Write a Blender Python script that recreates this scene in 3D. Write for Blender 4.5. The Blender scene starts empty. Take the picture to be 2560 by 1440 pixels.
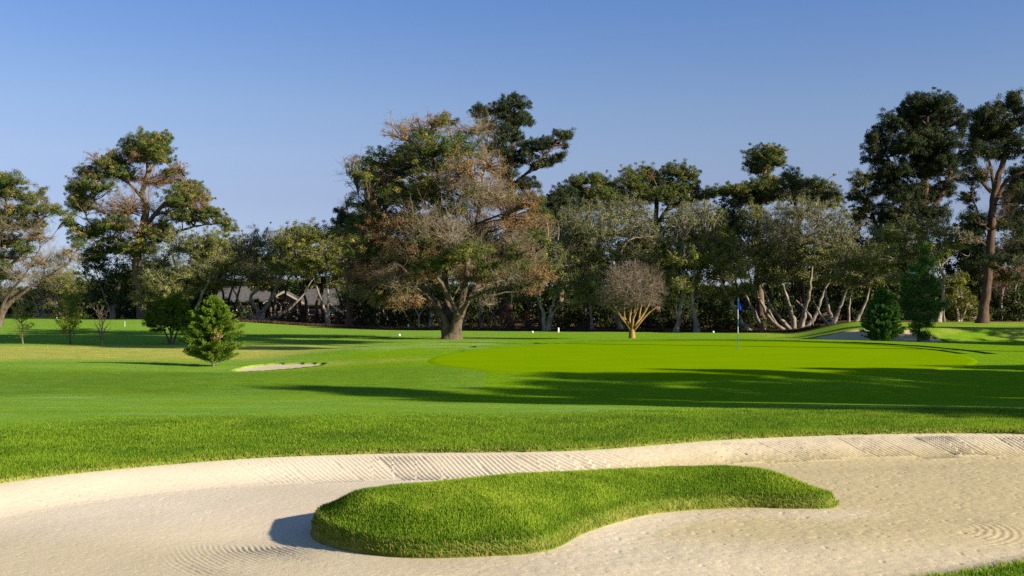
import bpy, math
import numpy as np
scene = bpy.context.scene
rng = np.random.default_rng(7)

# ------------------------------------------------------------------ camera, sky, sun, exposure
FPX, CX, HZ, ZC = 2745.0, 1280.0, 774.0, 1.75     # focal length in photo pixels, centre, horizon row, eye height
cam = bpy.data.cameras.new("camera"); cam_o = bpy.data.objects.new("camera", cam)
scene.collection.objects.link(cam_o); scene.camera = cam_o
cam.sensor_width = 36.0; cam.lens = FPX / 2560.0 * 36.0
cam.shift_y = (HZ - 720.0) / 2560.0
cam.clip_start = 0.1; cam.clip_end = 20000
cam_o.location = (0, 0, ZC); cam_o.rotation_euler = (math.radians(90), 0, 0)

SUN_EL = math.radians(21.0); SUN_AZ = math.atan2(0.905, -0.425)     # compass angle from +Y towards +X
world = bpy.data.worlds.new("World"); scene.world = world; world.use_nodes = True
wn = world.node_tree.nodes; wl = world.node_tree.links
sky = wn.new("ShaderNodeTexSky"); sky.sky_type = 'NISHITA'; sky.sun_disc = False
sky.sun_elevation = SUN_EL; sky.sun_rotation = SUN_AZ
sky.altitude = 0.0; sky.air_density = 1.0; sky.dust_density = 0.35; sky.ozone_density = 3.2
hs = wn.new("ShaderNodeHueSaturation"); hs.inputs["Saturation"].default_value = 0.92; hs.inputs["Hue"].default_value = 0.512
wl.new(sky.outputs[0], hs.inputs["Color"])
wtc = wn.new("ShaderNodeTexCoord"); wsp = wn.new("ShaderNodeSeparateXYZ"); wl.new(wtc.outputs["Generated"], wsp.inputs[0])
wrp = wn.new("ShaderNodeValToRGB"); wl.new(wsp.outputs[2], wrp.inputs[0]); _e = wrp.color_ramp.elements
while len(_e) < 7: _e.new(0.5)
for _q, (_p, _c) in zip(_e, [(0.0, (.34, .36, .56)), (.05, (.36, .36, .50)), (.099, (.40, .37, .455)), (.135, (.445, .425, .475)), (.18, (.44, .455, .50)), (.27, (.335, .44, .565)), (.6, (.335, .44, .565))]): _q.position = _p; _q.color = (*_c, 1)
wmx = wn.new("ShaderNodeMix"); wmx.data_type = 'RGBA'; wmx.blend_type = 'MULTIPLY'; wmx.inputs[0].default_value = 1
wl.new(hs.outputs[0], wmx.inputs[6]); wl.new(wrp.outputs[0], wmx.inputs[7])
wl.new(wmx.outputs[2], wn["Background"].inputs[0]); wn["Background"].inputs[1].default_value = 0.136     # the tint halves the sky's light
sun = bpy.data.lights.new("sun", 'SUN'); sun.energy = 5.0; sun.angle = math.radians(0.53); sun.color = (1.0, 0.90, 0.735)
sun_o = bpy.data.objects.new("sun", sun); scene.collection.objects.link(sun_o)
from mathutils import Vector
sdir = Vector((math.sin(SUN_AZ) * math.cos(SUN_EL), math.cos(SUN_AZ) * math.cos(SUN_EL), math.sin(SUN_EL)))
sun_o.rotation_euler = sdir.to_track_quat('Z', 'Y').to_euler()
scene.view_settings.view_transform = 'Standard'; scene.view_settings.look = 'None'
scene.view_settings.exposure = 0.95; scene.view_settings.gamma = 1.0
scene.cycles.max_bounces = 6; scene.cycles.diffuse_bounces = 3; scene.cycles.transmission_bounces = 3
scene.cycles.use_denoising = False

# ------------------------------------------------------------------ maths helpers
def sm(a, b, x):
    t = np.clip((x - a) / (b - a), 0, 1); return t * t * (3 - 2 * t)

def make_noise(seed):
    r = np.random.default_rng(seed); tab = r.random((256, 256))
    def n2(x, y):
        x = np.asarray(x, float); y = np.asarray(y, float)
        xi = np.floor(x).astype(int); yi = np.floor(y).astype(int); fx = x - xi; fy = y - yi
        fx = fx * fx * (3 - 2 * fx); fy = fy * fy * (3 - 2 * fy)
        g = lambda i, j: tab[i & 255, j & 255]
        return (g(xi, yi) * (1 - fx) + g(xi + 1, yi) * fx) * (1 - fy) + (g(xi, yi + 1) * (1 - fx) + g(xi + 1, yi + 1) * fx) * fy
    return n2
n_a, n_b, n_c = make_noise(1), make_noise(2), make_noise(3)
def fbm(f, x, y, o=4):
    s = 0; a = 0.5
    for k in range(o): s = s + a * f(x * 2 ** k + 13.1 * k, y * 2 ** k + 7.7 * k); a *= 0.5
    return s                                                # about 0..1

# base height along y, smoothed
_ty = np.linspace(-100, 400, 10001)
_tz = np.interp(_ty, [-100, 0, 6, 9, 12, 14.5, 18, 20.5, 24, 29, 45, 60, 90, 400],
                [-.1, -.1, -.22, -.24, -.17, -.15, -.00, -.02, -.13, -.13, -.04, 0, 0.02, 0.1])
_k = np.exp(-np.linspace(-3, 3, 61) ** 2 / 2); _k /= _k.sum()
_tz = np.convolve(np.pad(_tz, 30, mode='edge'), _k, mode='valid')
def G(x, y):
    x = np.asarray(x, float); y = np.asarray(y, float)
    z = np.interp(y, _ty, _tz)
    e = np.sqrt(((x - 8.5) / 14.5) ** 2 + ((y - 43.5) / 14.5) ** 2)
    z = z + 0.27 * (1 - sm(0.95, 1.36, e)) - 0.07 * sm(18, 26, y) * (1 - sm(50, 60, y))                                   # the green's plateau
    z = z + 0.75 * sm(62, 112, y) * sm(8, 34, -x - (y - 90) * 0.05)          # rise on the far left
    hx = sm(15.4, 20.5, x - (y - 62) * 0.25)
    z = z + hx * (0.70 * sm(60.3, 62.6, y) + 0.14 * sm(62.5, 80, y))         # hill on the right
    z = z + 0.13 * np.exp(-((x + 8.5) ** 2 / 14 + (y - 29.5) ** 2 / 9)) + 0.16 * np.exp(-((x + 15) ** 2 / 20 + (y - 35) ** 2 / 9))
    z = z + 0.22 * np.exp(-((x + 31) ** 2 / 160 + (y - 66) ** 2 / 14)) + 0.15 * np.exp(-((x + 15) ** 2 / 60 + (y - 69) ** 2 / 12))
    z = z - 0.10 * np.exp(-((x + 6.5) ** 2 / 9 + (y - 36) ** 2 / 6))
    z = z + 0.10 * (fbm(n_a, x / 7 + 31, y / 7 + 9, 3) - 0.45) * sm(16, 26, y) * (1 - sm(55, 90, y)) * sm(0.85, 1.25, e)
    return z

def px2w(px, py, zf=G, n=40):
    y = 30.0 if py < 950 else 12.0
    for _ in range(n):
        x = (px - CX) / FPX * y
        y = 0.5 * y + 0.5 * (ZC - float(zf(x, y))) * FPX / (py - HZ)
    return ((px - CX) / FPX * y, y)

def w_at(px, py, D):                                        # photo pixel at a known distance
    return np.array([(px - CX) / FPX * D, D, ZC - (py - HZ) / FPX * D])

def chaikin(P, it=2):
    P = np.asarray(P, float)
    for _ in range(it):
        Q = np.roll(P, -1, 0); P = np.stack([0.75 * P + 0.25 * Q, 0.25 * P + 0.75 * Q], 1).reshape(-1, 2)
    return P

def sdist(P, x, y):
    """signed distance to closed polygon, positive inside; and the distance along the outline"""
    x = np.asarray(x, float).ravel(); y = np.asarray(y, float).ravel()
    A = P; B = np.roll(P, -1, 0); d = np.full(x.shape, 1e9); u = np.zeros(x.shape); ins = np.zeros(x.shape, bool); acc = 0
    for a, b in zip(A, B):
        e = b - a; L2 = max(e @ e, 1e-9); t = np.clip(((x - a[0]) * e[0] + (y - a[1]) * e[1]) / L2, 0, 1)
        dd = np.hypot(x - a[0] - t * e[0], y - a[1] - t * e[1]); m = dd < d
        d = np.where(m, dd, d); u = np.where(m, acc + t * math.sqrt(L2), u); acc += math.sqrt(L2)
        c = ((a[1] > y) != (b[1] > y)) & (x < (b[0] - a[0]) * (y - a[1]) / (b[1] - a[1] + 1e-12) + a[0]); ins ^= c
    return np.where(ins, d, -d), u

# ------------------------------------------------------------------ mesh + object helpers
def mesh_obj(name, V, F, mat, parent=None, smooth=True, attrs=None, loc=None, kind=None):
    V = np.asarray(V, np.float32); me = bpy.data.meshes.new(name)
    Fs = F if isinstance(F, list) else [F]
    Fs = [np.asarray(f, np.int32) for f in Fs if len(f)]
    if loc is not None: V = V - np.asarray(loc, np.float32)
    idx = np.concatenate([f.ravel() for f in Fs]); tot = np.concatenate([np.full(len(f), f.shape[1], np.int32) for f in Fs])
    st = np.concatenate([[0], np.cumsum(tot)[:-1]]).astype(np.int32)
    me.vertices.add(len(V)); me.vertices.foreach_set("co", V.ravel())
    me.loops.add(len(idx)); me.loops.foreach_set("vertex_index", idx)
    me.polygons.add(len(tot)); me.polygons.foreach_set("loop_start", st); me.polygons.foreach_set("loop_total", tot)
    me.update(calc_edges=True)
    me.polygons.foreach_set("use_smooth", np.full(len(tot), bool(smooth)))
    for k, v in (attrs or {}).items():
        v = np.asarray(v, np.float32)
        if v.ndim == 1:
            a = me.attributes.new(k, 'FLOAT', 'POINT'); a.data.foreach_set("value", v)
        else:
            if v.shape[1] == 3: v = np.hstack([v, np.ones((len(v), 1), np.float32)])
            a = me.attributes.new(k, 'FLOAT_COLOR', 'POINT'); a.data.foreach_set("color", v.ravel())
    me.materials.append(mat)
    o = bpy.data.objects.new(name, me); scene.collection.objects.link(o)
    if parent is not None: o.parent = parent
    if kind: o["kind"] = kind
    return o

def tag(o, label, cat, group=None):
    o["label"] = label; o["category"] = cat
    if group: o["group"] = group
    return o

def empty(name, loc, label, cat, group=None):
    o = bpy.data.objects.new(name, None); scene.collection.objects.link(o); o.location = [float(v) for v in loc]
    o.empty_display_size = 0.3
    return tag(o, label, cat, group)

def tubes(P, R, k=5):
    """P (M,n,3) paths, R (M,n) radii -> verts, quads, path parameter"""
    P = np.asarray(P, float); R = np.asarray(R, float); M, n, _ = P.shape
    T = np.gradient(P, axis=1); T /= np.linalg.norm(T, axis=2, keepdims=True) + 1e-9
    ref = np.where(np.abs(T[:, :1, 2:3]) > 0.9, np.array([1., 0, 0]), np.array([0, 0, 1.]))
    ref = np.broadcast_to(ref, T.shape); A = np.cross(T, ref); A /= np.linalg.norm(A, axis=2, keepdims=True) + 1e-9
    B = np.cross(T, A); th = np.arange(k) / k * 2 * np.pi
    V = P[:, :, None] + R[:, :, None, None] * (np.cos(th)[None, None, :, None] * A[:, :, None] + np.sin(th)[None, None, :, None] * B[:, :, None])
    base = (np.arange(M) * n * k)[:, None, None]; i = (np.arange(n - 1) * k)[None, :, None]; j = np.arange(k)[None, None, :]
    a = base + i + j; b = base + i + (j + 1) % k
    F = np.stack([a, b, b + k, a + k], -1).reshape(-1, 4)
    return V.reshape(-1, 3), F

class Bag:
    def __init__(s): s.V = []; s.F = []; s.T = []; s.n = 0
    def add(s, V, F, t=0.5):
        V = np.asarray(V); s.V.append(V); s.F.append(np.asarray(F) + s.n); s.T.append(np.full(len(V), t) if np.isscalar(t) else np.asarray(t)); s.n += len(V)
    def merge(s, o, name, mat, mat2, parent, loc):
        n1 = sum(len(f) for f in s.F); n2 = sum(len(f) for f in o.F)
        for V, F, T in zip(o.V, o.F, o.T): s.V.append(V); s.F.append(F + s.n); s.T.append(T)
        ob = s.build(name, mat, parent, loc=loc)
        if n2: ob.data.materials.append(mat2); ob.data.polygons.foreach_set("material_index", np.concatenate([np.zeros(n1, np.int32), np.ones(n2, np.int32)]))
        return ob
    def build(s, name, mat, parent=None, smooth=True, loc=None, kind=None):
        if not s.V: return None
        by = {}
        for f in s.F: by.setdefault(f.shape[1], []).append(f)
        return mesh_obj(name, np.vstack(s.V), [np.vstack(v) for v in by.values()], mat, parent, smooth, {"tint": np.concatenate(s.T)}, loc, kind)

def box(x0, x1, y0, y1, z0, z1):
    V = np.array([[x, y, z] for z in (z0, z1) for y in (y0, y1) for x in (x0, x1)])
    F = np.array([[0, 2, 3, 1], [4, 5, 7, 6], [0, 1, 5, 4], [2, 6, 7, 3], [0, 4, 6, 2], [1, 3, 7, 5]])
    return V, F

# ------------------------------------------------------------------ materials
class N:
    def __init__(s, name, rough=0.9, spec=0.2):
        s.m = bpy.data.materials.new(name); s.m.use_nodes = True; s.t = s.m.node_tree; s.p = s.t.nodes["Principled BSDF"]
        s.p.inputs["Roughness"].default_value = rough; s.p.inputs["Specular IOR Level"].default_value = spec
    def new(s, t, **kw):
        n = s.t.nodes.new(t)
        for k, v in kw.items(): setattr(n, k, v)
        return n
    def L(s, a, b): s.t.links.new(a, b)
    def setin(s, sock, v):
        if hasattr(v, "links"): s.L(v, sock)
        else: sock.default_value = v if not isinstance(v, tuple) or len(v) == 4 or sock.type == 'VECTOR' else (*v, 1)
    def noise(s, scale, detail=4, rough=0.6, stretch=(1, 1, 1), src="Object"):
        tc = s.new("ShaderNodeTexCoord"); mp = s.new("ShaderNodeMapping"); s.L(tc.outputs[src], mp.inputs[0]); mp.inputs["Scale"].default_value = stretch
        n = s.new("ShaderNodeTexNoise"); n.inputs["Scale"].default_value = scale; n.inputs["Detail"].default_value = detail; n.inputs["Roughness"].default_value = rough
        s.L(mp.outputs[0], n.inputs["Vector"]); return n.outputs["Fac"]
    def ramp(s, fac, stops):
        r = s.new("ShaderNodeValToRGB"); s.L(fac, r.inputs[0]); e = r.color_ramp.elements
        while len(e) < len(stops): e.new(0.5)
        for q, (p, c) in zip(e, stops): q.position = p; q.color = (*c, 1)
        return r.outputs[0]
    def mix(s, f, a, b, mode='MIX'):
        n = s.new("ShaderNodeMix", data_type='RGBA', blend_type=mode); s.setin(n.inputs[0], f); s.setin(n.inputs[6], a); s.setin(n.inputs[7], b); return n.outputs[2]
    def mul(s, a, b, op='MULTIPLY'):
        n = s.new("ShaderNodeMath", operation=op); s.setin(n.inputs[0], a); s.setin(n.inputs[1], b); return n.outputs[0]
    def attr(s, name, out="Fac"): n = s.new("ShaderNodeAttribute", attribute_name=name); return n.outputs[out]
    def bump(s, h, strength=0.5, dist=0.02):
        b = s.new("ShaderNodeBump"); b.inputs["Strength"].default_value = strength; b.inputs["Distance"].default_value = dist
        s.L(h, b.inputs["Height"]); s.L(b.outputs[0], s.p.inputs["Normal"])
    def col(s, c): s.setin(s.p.inputs["Base Color"], c)

def leaf_mat(name, stops, trans=0.25):
    m = N(name, 0.75, 0.15); c = m.ramp(m.attr("tint"), stops); m.col(c)
    tr = m.new("ShaderNodeBsdfTranslucent"); m.L(c, tr.inputs[0]); mx = m.new("ShaderNodeMixShader"); mx.inputs[0].default_value = trans
    m.L(m.p.outputs[0], mx.inputs[1]); m.L(tr.outputs[0], mx.inputs[2]); m.L(mx.outputs[0], m.t.nodes["Material Output"].inputs[0])
    return m.m
def bark_mat(name, a, b, scale=6, bump=0.6):
    m = N(name, 0.9, 0.15); n = m.noise(scale, 6, 0.65, (1, 1, 0.35)); m.col(m.ramp(n, [(0.32, a), (0.68, b)])); m.bump(n, bump, 0.03); return m.m

M_OAK = leaf_mat("oak_leaves", [(0, (0.0524, 0.0674, 0.0131)), (0.45, (0.1485, 0.1685, 0.0362)), (0.8, (0.2796, 0.2902, 0.0741)), (1, (0.4543, 0.4399, 0.1562))])
M_OAKG = leaf_mat("green_oak_leaves", [(0, (0.0489, 0.0666, 0.0081)), (0.5, (0.1467, 0.1668, 0.0189)), (1, (0.3423, 0.3175, 0.0405))])
M_OAKS = leaf_mat("silvery_oak_leaves", [(0, (0.0569, 0.0656, 0.0228)), (0.45, (0.1581, 0.1707, 0.0633)), (0.8, (0.2656, 0.2732, 0.1201)), (1, (0.4048, 0.3963, 0.2024))])
M_PINE = leaf_mat("pine_needles", [(0, (0.0286, 0.0522, 0.0139)), (0.5, (0.0859, 0.1245, 0.0243)), (0.85, (0.2045, 0.2208, 0.0347)), (0.975, (0.4091, 0.2409, 0.0693)), (1, (0.5521, 0.3212, 0.1212))], 0.2)
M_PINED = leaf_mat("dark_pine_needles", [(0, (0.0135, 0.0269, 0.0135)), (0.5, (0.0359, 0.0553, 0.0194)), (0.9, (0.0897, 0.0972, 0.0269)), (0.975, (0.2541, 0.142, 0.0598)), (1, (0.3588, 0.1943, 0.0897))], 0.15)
M_BROWN = leaf_mat("dry_needles", [(0, (0.1125, 0.0604, 0.029)), (0.4, (0.2777, 0.1581, 0.0724)), (0.75, (0.41, 0.2444, 0.0886)), (1, (0.4761, 0.3594, 0.2093))], 0.25)
M_CON = leaf_mat("conifer_sprays", [(0, (0.0564, 0.1068, 0.0099)), (0.5, (0.1597, 0.2547, 0.0223)), (1, (0.3941, 0.4434, 0.0434))], 0.3)
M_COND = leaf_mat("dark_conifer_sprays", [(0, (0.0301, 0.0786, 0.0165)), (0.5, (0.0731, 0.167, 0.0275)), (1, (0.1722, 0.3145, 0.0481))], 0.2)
M_SHRUB = leaf_mat("shrub_sprays", [(0, (0.0385, 0.077, 0.0066)), (0.5, (0.1045, 0.165, 0.0088)), (1, (0.275, 0.33, 0.022))], 0.3)
M_BRUSH = leaf_mat("dry_brush", [(0, (.03, .018, .010)), (.5, (.09, .052, .028)), (1, (.22, .12, .055))], 0.15)
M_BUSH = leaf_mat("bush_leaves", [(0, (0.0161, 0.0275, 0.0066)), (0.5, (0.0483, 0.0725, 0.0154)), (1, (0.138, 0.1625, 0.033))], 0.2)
B_OAK = bark_mat("oak_bark", (.09, .072, .055), (.37, .31, .25), 4)
B_PINE = bark_mat("pine_bark", (.085, .055, .035), (.24, .165, .11), 5, 1.0)
B_PINER = bark_mat("reddish_pine_bark", (.042, .025, .018), (.13, .078, .055), 5, 1.0)
B_OLD = bark_mat("old_grey_bark", (.045, .033, .024), (.18, .135, .095), 6, 1.2)
B_TWIG = bark_mat("dead_twig_bark", (.13, .10, .06), (.34, .27, .175), 3, 0.2)
B_YEL = bark_mat("yellow_lichen_bark", (.17, .095, .03), (.38, .24, .085), 7)
B_PURP = bark_mat("purple_twig_bark", (.10, .078, .055), (.27, .21, .145), 3, 0.2)
# ------------------------------------------------------------------ outlines on the ground
LIP = [(-260, 1240), (-120, 1217), (0, 1198), (150, 1178), (300, 1163), (450, 1150), (640, 1136), (800, 1130), (1000, 1124), (1280, 1122), (1440, 1119), (1560, 1112), (1660, 1103), (1800, 1092), (1950, 1085), (2100, 1080), (2250, 1077), (2400, 1075), (2560, 1077), (2700, 1082)]
lipw = [px2w(*p) for p in LIP]
far = lipw
near = [(11.5, 14.0), (10.2, 11.5), (7.5, 9.7), (4.95, 9.12), (3.9, 8.5), (3.0, 8.0), (1.0, 7.2), (-2.5, 6.6), (-5.0, 7.0), (-6.9, 8.4)]
BUNK = np.array(far + near)
BUNK = chaikin(BUNK, 2)
def bunker_t(x, y): return sdist(BUNK, x, y)
BK = dict(x0=-7.6, x1=12.2, y0=6.0, y1=17.9)
ISL_PX = [(775, 1318), (785, 1295), (815, 1266), (862, 1240)]
def zs0(x, y): return -0.43 + 0.045 * sm(10.5, 14, np.asarray(y, float)) + 0.015 * np.asarray(x, float) / 3
front = [(778, 1318), (800, 1345), (850, 1368), (930, 1385), (1040, 1396), (1180, 1396), (1330, 1393), (1390, 1380), (1440, 1352), (1520, 1322), (1620, 1294), (1740, 1278), (1850, 1269), (1990, 1275), (2080, 1276), (2096, 1262)]
isl = [px2w(a, b, zs0) for a, b in front]
isl += [(3.50, 11.9), (3.40, 12.5), (2.9, 13.1), (2.1, 13.2), (1.1, 13.0), (0.0, 12.65), (-0.9, 12.25), (-1.55, 11.75), (-1.98, 11.3)]
ISL = chaikin(np.array(isl), 2)

def sand_core(x, y, t, ti):
    """smooth sand height; t inside distance to the lip, ti inside distance to the island (negative outside)"""
    g = G(x, y)
    z = g - 0.05 - 0.19 * sm(-0.05, 0.95, t) - 0.04 * sm(0.6, 2.4, t)
    fl = zs0(x, y)
    z = z + (fl - z) * sm(0.7, 2.0, t)
    z = z + 0.05 * np.exp(-np.maximum(-ti, 0) / 0.35) * sm(-1.2, 1.2, x) * sm(12.2, 11.2, y)       # bank against the island's near right edge
    z = z - 0.07 * np.exp(-((x + 2.5) ** 2 / .9 + (y - 10.7) ** 2 / .5))
    z = z + 0.03 * (fbm(n_b, x / 1.7, y / 1.7, 3) - 0.45) * sm(0.5, 1.5, t)
    return z

def island_z(x, y, ti, base):
    n = 0.010 * (fbm(n_c, x / .35, y / .35, 3) - 0.45)
    return base + 0.07 * np.exp(-((x + 1.8) ** 2 / .6 + (y - 10.9) ** 2 / 1.2)) + 0.135 * sm(-0.03, 0.05, ti) + 0.19 * sm(0.0, 0.55, ti) + 0.11 * sm(0.5, 1.3, ti) + n * sm(0, .1, ti)

# ------------------------------------------------------------------ materials of the ground
g = N("turf", 1.0, 0.0)
z1 = g.attr("zone", "Color"); sep = g.new("ShaderNodeSeparateColor"); g.L(z1, sep.inputs[0]); ro, dry, lit = sep.outputs
z2 = g.attr("zone_b", "Color"); sep2 = g.new("ShaderNodeSeparateColor"); g.L(z2, sep2.inputs[0]); lime, shade_ring, pale = sep2.outputs
big = g.noise(0.35, 5, 0.6, (1, 2.2, 1)); mid = g.noise(2.2, 5, 0.65, (1, 1.6, 1)); fine = g.noise(28, 5, 0.75); vfine = g.noise(140, 3, 0.8)
c = g.ramp(big, [(.3, (.140, .270, .022)), (.7, (.195, .335, .045))])                        # fairway
stk = g.noise(0.8, 5, 0.7, (0.35, 2.6, 1)); c = g.mix(g.mul(g.ramp(stk, [(.52, (0, 0, 0)), (.62, (1, 1, 1))]), .8), c, (.215, .315, .005)); c = g.mix(g.mul(g.ramp(stk, [(.30, (1, 1, 1)), (.46, (0, 0, 0))]), .75), c, (.25, .40, .17))
c = g.mix(ro, c, g.ramp(mid, [(.32, (.085, .165, .012)), (.70, (.120, .220, .022))]))         # rough
c = g.mix(lime, c, g.ramp(mid, [(.3, (.135, .265, .003)), (.7, (.175, .315, .006))]))
c = g.mix(pale, c, g.ramp(mid, [(.35, (.20, .32, .07)), (.65, (.30, .38, .11))]))
c = g.mix(g.mul(dry, g.ramp(g.noise(0.9, 4, 0.6, (1, 2, 1)), [(.30, (.25,) * 3), (.60, (1,) * 3)])), c, g.ramp(mid, [(.3, (.32, .36, .03)), (.7, (.50, .42, .14))]))
c = g.mix(lit, c, g.ramp(mid, [(.35, (.09, .055, .032)), (.7, (.24, .15, .085))]))
c = g.mix(g.mul(shade_ring, 0.75), c, (.035, .09, .006))  # shadow lines behind the green, painted into the turf as dark green
c = g.mix(0.55, c, g.mix(1.0, c, g.ramp(fine, [(.3, (.6, .62, .5)), (.7, (1.45, 1.38, 1.4))]), 'MULTIPLY'))
c = g.mix(0.3, c, g.mix(1.0, c, g.ramp(mid, [(.3, (.65, .75, .7)), (.7, (1.3, 1.2, 1.2))]), 'MULTIPLY'))
g.col(c); h = g.mul(g.mul(fine, 0.6), g.mul(vfine, 0.35), 'ADD'); g.bump(h, 0.6, 0.035)
M_TURF = g.m

s = N("sand", 0.95, 0.1)
wet = s.noise(0.55, 3, 0.5); gr = s.noise(55, 6, 0.8); cl = s.noise(14, 4, 0.7); sp = s.noise(36, 2, 0.5)
c = s.ramp(wet, [(.35, (.60, .505, .36)), (.65, (.68, .585, .43))])
c = s.mix(s.attr('damp_shade'), c, (.53, .435, .235))
c = s.mix(0.6, c, s.mix(1.0, c, s.ramp(gr, [(.3, (.84, .84, .82)), (.7, (1.10, 1.10, 1.11))]), 'MULTIPLY'))
c = s.mix(1.0, c, s.ramp(sp, [(.245, (.55, .48, .38)), (.30, (1, 1, 1))]), 'MULTIPLY')
s.col(c); s.bump(s.mul(s.mul(gr, 0.5), s.mul(cl, 0.9), 'ADD'), 0.55, 0.012)
M_SAND = s.m

p = N("putting_turf", 1.0, 0.0)
big = p.noise(0.35, 5, 0.6, (1, 2.5, 1)); fine = p.noise(40, 4, 0.7)
c = p.ramp(big, [(.3, (.155, .275, .0008)), (.7, (.20, .315, .0015))]); c = p.mix(0.35, c, p.mix(1.0, c, p.ramp(fine, [(.3, (.7, .7, .7)), (.7, (1.25, 1.25, 1.25))]), 'MULTIPLY'))
p.col(c); p.bump(fine, 0.25, 0.01)
M_GREEN = p.m
M_BLADE = leaf_mat("grass_blades", [(0, (0.0963, 0.195, 0.0104)), (0.45, (0.2188, 0.3525, 0.0156)), (0.8, (0.42, 0.51, 0.0455)), (0.93, (0.48, 0.44, 0.1)), (1, (0.5, 0.36, 0.12))], 0.45)

# ------------------------------------------------------------------ putting green outline
GRN = chaikin(np.array([px2w(a, b) for a, b in [(1062, 905), (1085, 893), (1150, 880), (1260, 868), (1420, 858), (1600, 853.5), (1845, 853), (2050, 857), (2200, 864), (2320, 874), (2400, 886), (2448, 900), (2440, 912),
      (2380, 922), (2250, 931), (2080, 940), (1900, 945), (1700, 946.5), (1480, 943), (1300, 935), (1170, 924), (1090, 914)]]), 2)

def zones(x, y):
    t, u = bunker_t(x, y); tg, _ = sdist(GRN, x, y)
    nn = fbm(n_a, x / 1.3, y / 1.3, 4) - 0.47; nl = fbm(n_b, x / 5, y / 9, 3) - 0.45
    rough = sm(3.4, 2.4, -t + nn * 2.2 + sm(-2, -6, x) * -1.0) * (1 - sm(19, 20.5, y)) + (y < 9) * 1.0
    rough = np.maximum(rough, 0.75 * sm(23.5, 25.5, y + nl * 2) * sm(34.5, 32, y) * sm(1.0, -3.0, x))
    rough = np.maximum(rough, 0.6 * sm(62, 64, y) * sm(12, 17, x) * sm(70, 66, y))
    rough = np.clip(rough, 0, 1)
    lime = 0.85 * sm(8.5, 6.0, -tg + nn) * sm(0.5, -0.5, tg - 20) * sm(-9.5, -4, x + (y - 30) * 0.0)
    lime = np.maximum(lime, 0.55 * sm(44, 58, y) * sm(85, 80, y) * sm(-4, 4, x))
    lime = np.where(rough > 0.3, lime * 0.3, lime)
    shade_ring = np.exp(-((-tg - 1.05) / 0.10) ** 2) * 0.8 + np.exp(-((-tg - 0.12) / 0.08) ** 2) * 0.45
    shade_ring = shade_ring * (y > 44) * (0.5 + 1.0 * np.clip(nn + .4, 0, 1))
    dry = sm(38, 43, y + nl * 6) * sm(57, 53, y) * sm(-5.5, -9.0, x - nl * 6)
    dry = np.maximum(dry, 0.5 * sm(58, 61, y) * sm(90, 84, y) * sm(12, 20, x) * sm(0.5, 0.7, nn + .6))
    dry = np.maximum(dry, .5 * np.exp(-((x + 4.8) ** 2 / 12 + (y - 36.6) ** 2 / 1.2)))
    pale = 0.7 * sm(42, 46, y) * sm(60, 56, y) * sm(-9, -6, x) * sm(1.5, -1.5, x + 0.2 * (y - 50)) * sm(-.12, .1, nn + .05)
    base_y = np.interp(x, [-60, -40, -24, -8, 0, 12, 16, 24, 60], [130, 122, 108, 94, 91, 83, 84, 79, 78])
    lit = sm(-0.6, 0.8, y - base_y + nn * 2)
    lit = np.maximum(lit, 0.9 * np.exp(-((x + 3.5) ** 2 / 5 + (y - 66.5) ** 2 / 4)) * (nn > -.05))
    lit = np.maximum(lit, sm(.10, .0, np.abs(t - 0.02)) * .35 * (t < .3)); dry = np.maximum(dry, sm(.10, .0, np.abs(t + 0.0)) * .35 * (t < .3))
    return np.stack([rough, np.clip(dry, 0, 1), lit], 1), np.stack([np.clip(lime, 0, 1), np.clip(shade_ring, 0, 1), np.clip(pale, 0, 1)], 1)

# small bunker left of the green, and the one cut in the hill on the right
BK2 = chaikin(np.array([px2w(a, b) for a, b in [(582, 926), (610, 918), (655, 911), (720, 909), (800, 909), (815, 911), (770, 917), (700, 924), (640, 928), (600, 929)]]), 2)
BK3 = chaikin(np.array([(16.0, 60.0), (16.2, 61.4), (17.4, 62.3), (19.2, 62.7), (21.2, 62.6), (22.8, 61.9), (23.6, 60.8), (23.7, 59.8), (22, 59.0), (19, 58.8), (17, 59.2)]), 2)

def grid_mesh(xs, ys):
    X, Y = np.meshgrid(xs, ys); nx, ny = len(xs), len(ys)
    i = np.arange(nx - 1)[None, :] + nx * np.arange(ny - 1)[:, None]
    return X.ravel(), Y.ravel(), np.stack([i, i + 1, i + nx + 1, i + nx], -1).reshape(-1, 4)
def steps(*seg):
    out = [np.arange(a, b, d) for a, b, d in seg]; return np.concatenate(out + [[seg[-1][1]]])

xs = steps((-6000, -1000, 2500), (-1000, -200, 200), (-200, -60, 14), (-60, -32, 1.0), (-32, -13, 0.35), (-13, 13, 0.07), (13, 32, 0.3), (32, 60, 1.0), (60, 200, 14), (200, 1000, 200), (1000, 6000, 2500))
ys = steps((-3000, -200, 700), (-200, -20, 20), (-20, 4, 2), (4, 18.5, 0.06), (18.5, 28, 0.12), (28, 70, 0.25), (70, 130, 1.0), (130, 300, 20), (300, 9000, 1450))
x, y, F = grid_mesh(xs, ys)
z = G(x, y)
loc_ = (np.abs(x) < 14) & (y > 4) & (y < 20)
tin = np.full(x.shape, -9.0); tin[loc_] = bunker_t(x[loc_], y[loc_])[0]
for PB, m in ((BK2, (x > -13) & (x < -2) & (y > 30) & (y < 45)), (BK3, (x > 12) & (x < 30) & (y > 55) & (y < 68))):
    tt = sdist(PB, x[m], y[m])[0]; tin[m] = np.maximum(tin[m], tt)
z = z + 0.02 * np.exp(-(tin / .25) ** 2) * (tin < 0)                    # turf lip
z = z - sm(-0.035, 0.05, tin) * 1.1
Z1, Z2 = np.zeros((len(x), 3)), np.zeros((len(x), 3))
m = (np.abs(x) < 120) & (y > 0) & (y < 140)
Z1[m], Z2[m] = zones(x[m], y[m]); Z1[~m, 2] = (y[~m] > 100) * 1.0
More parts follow.
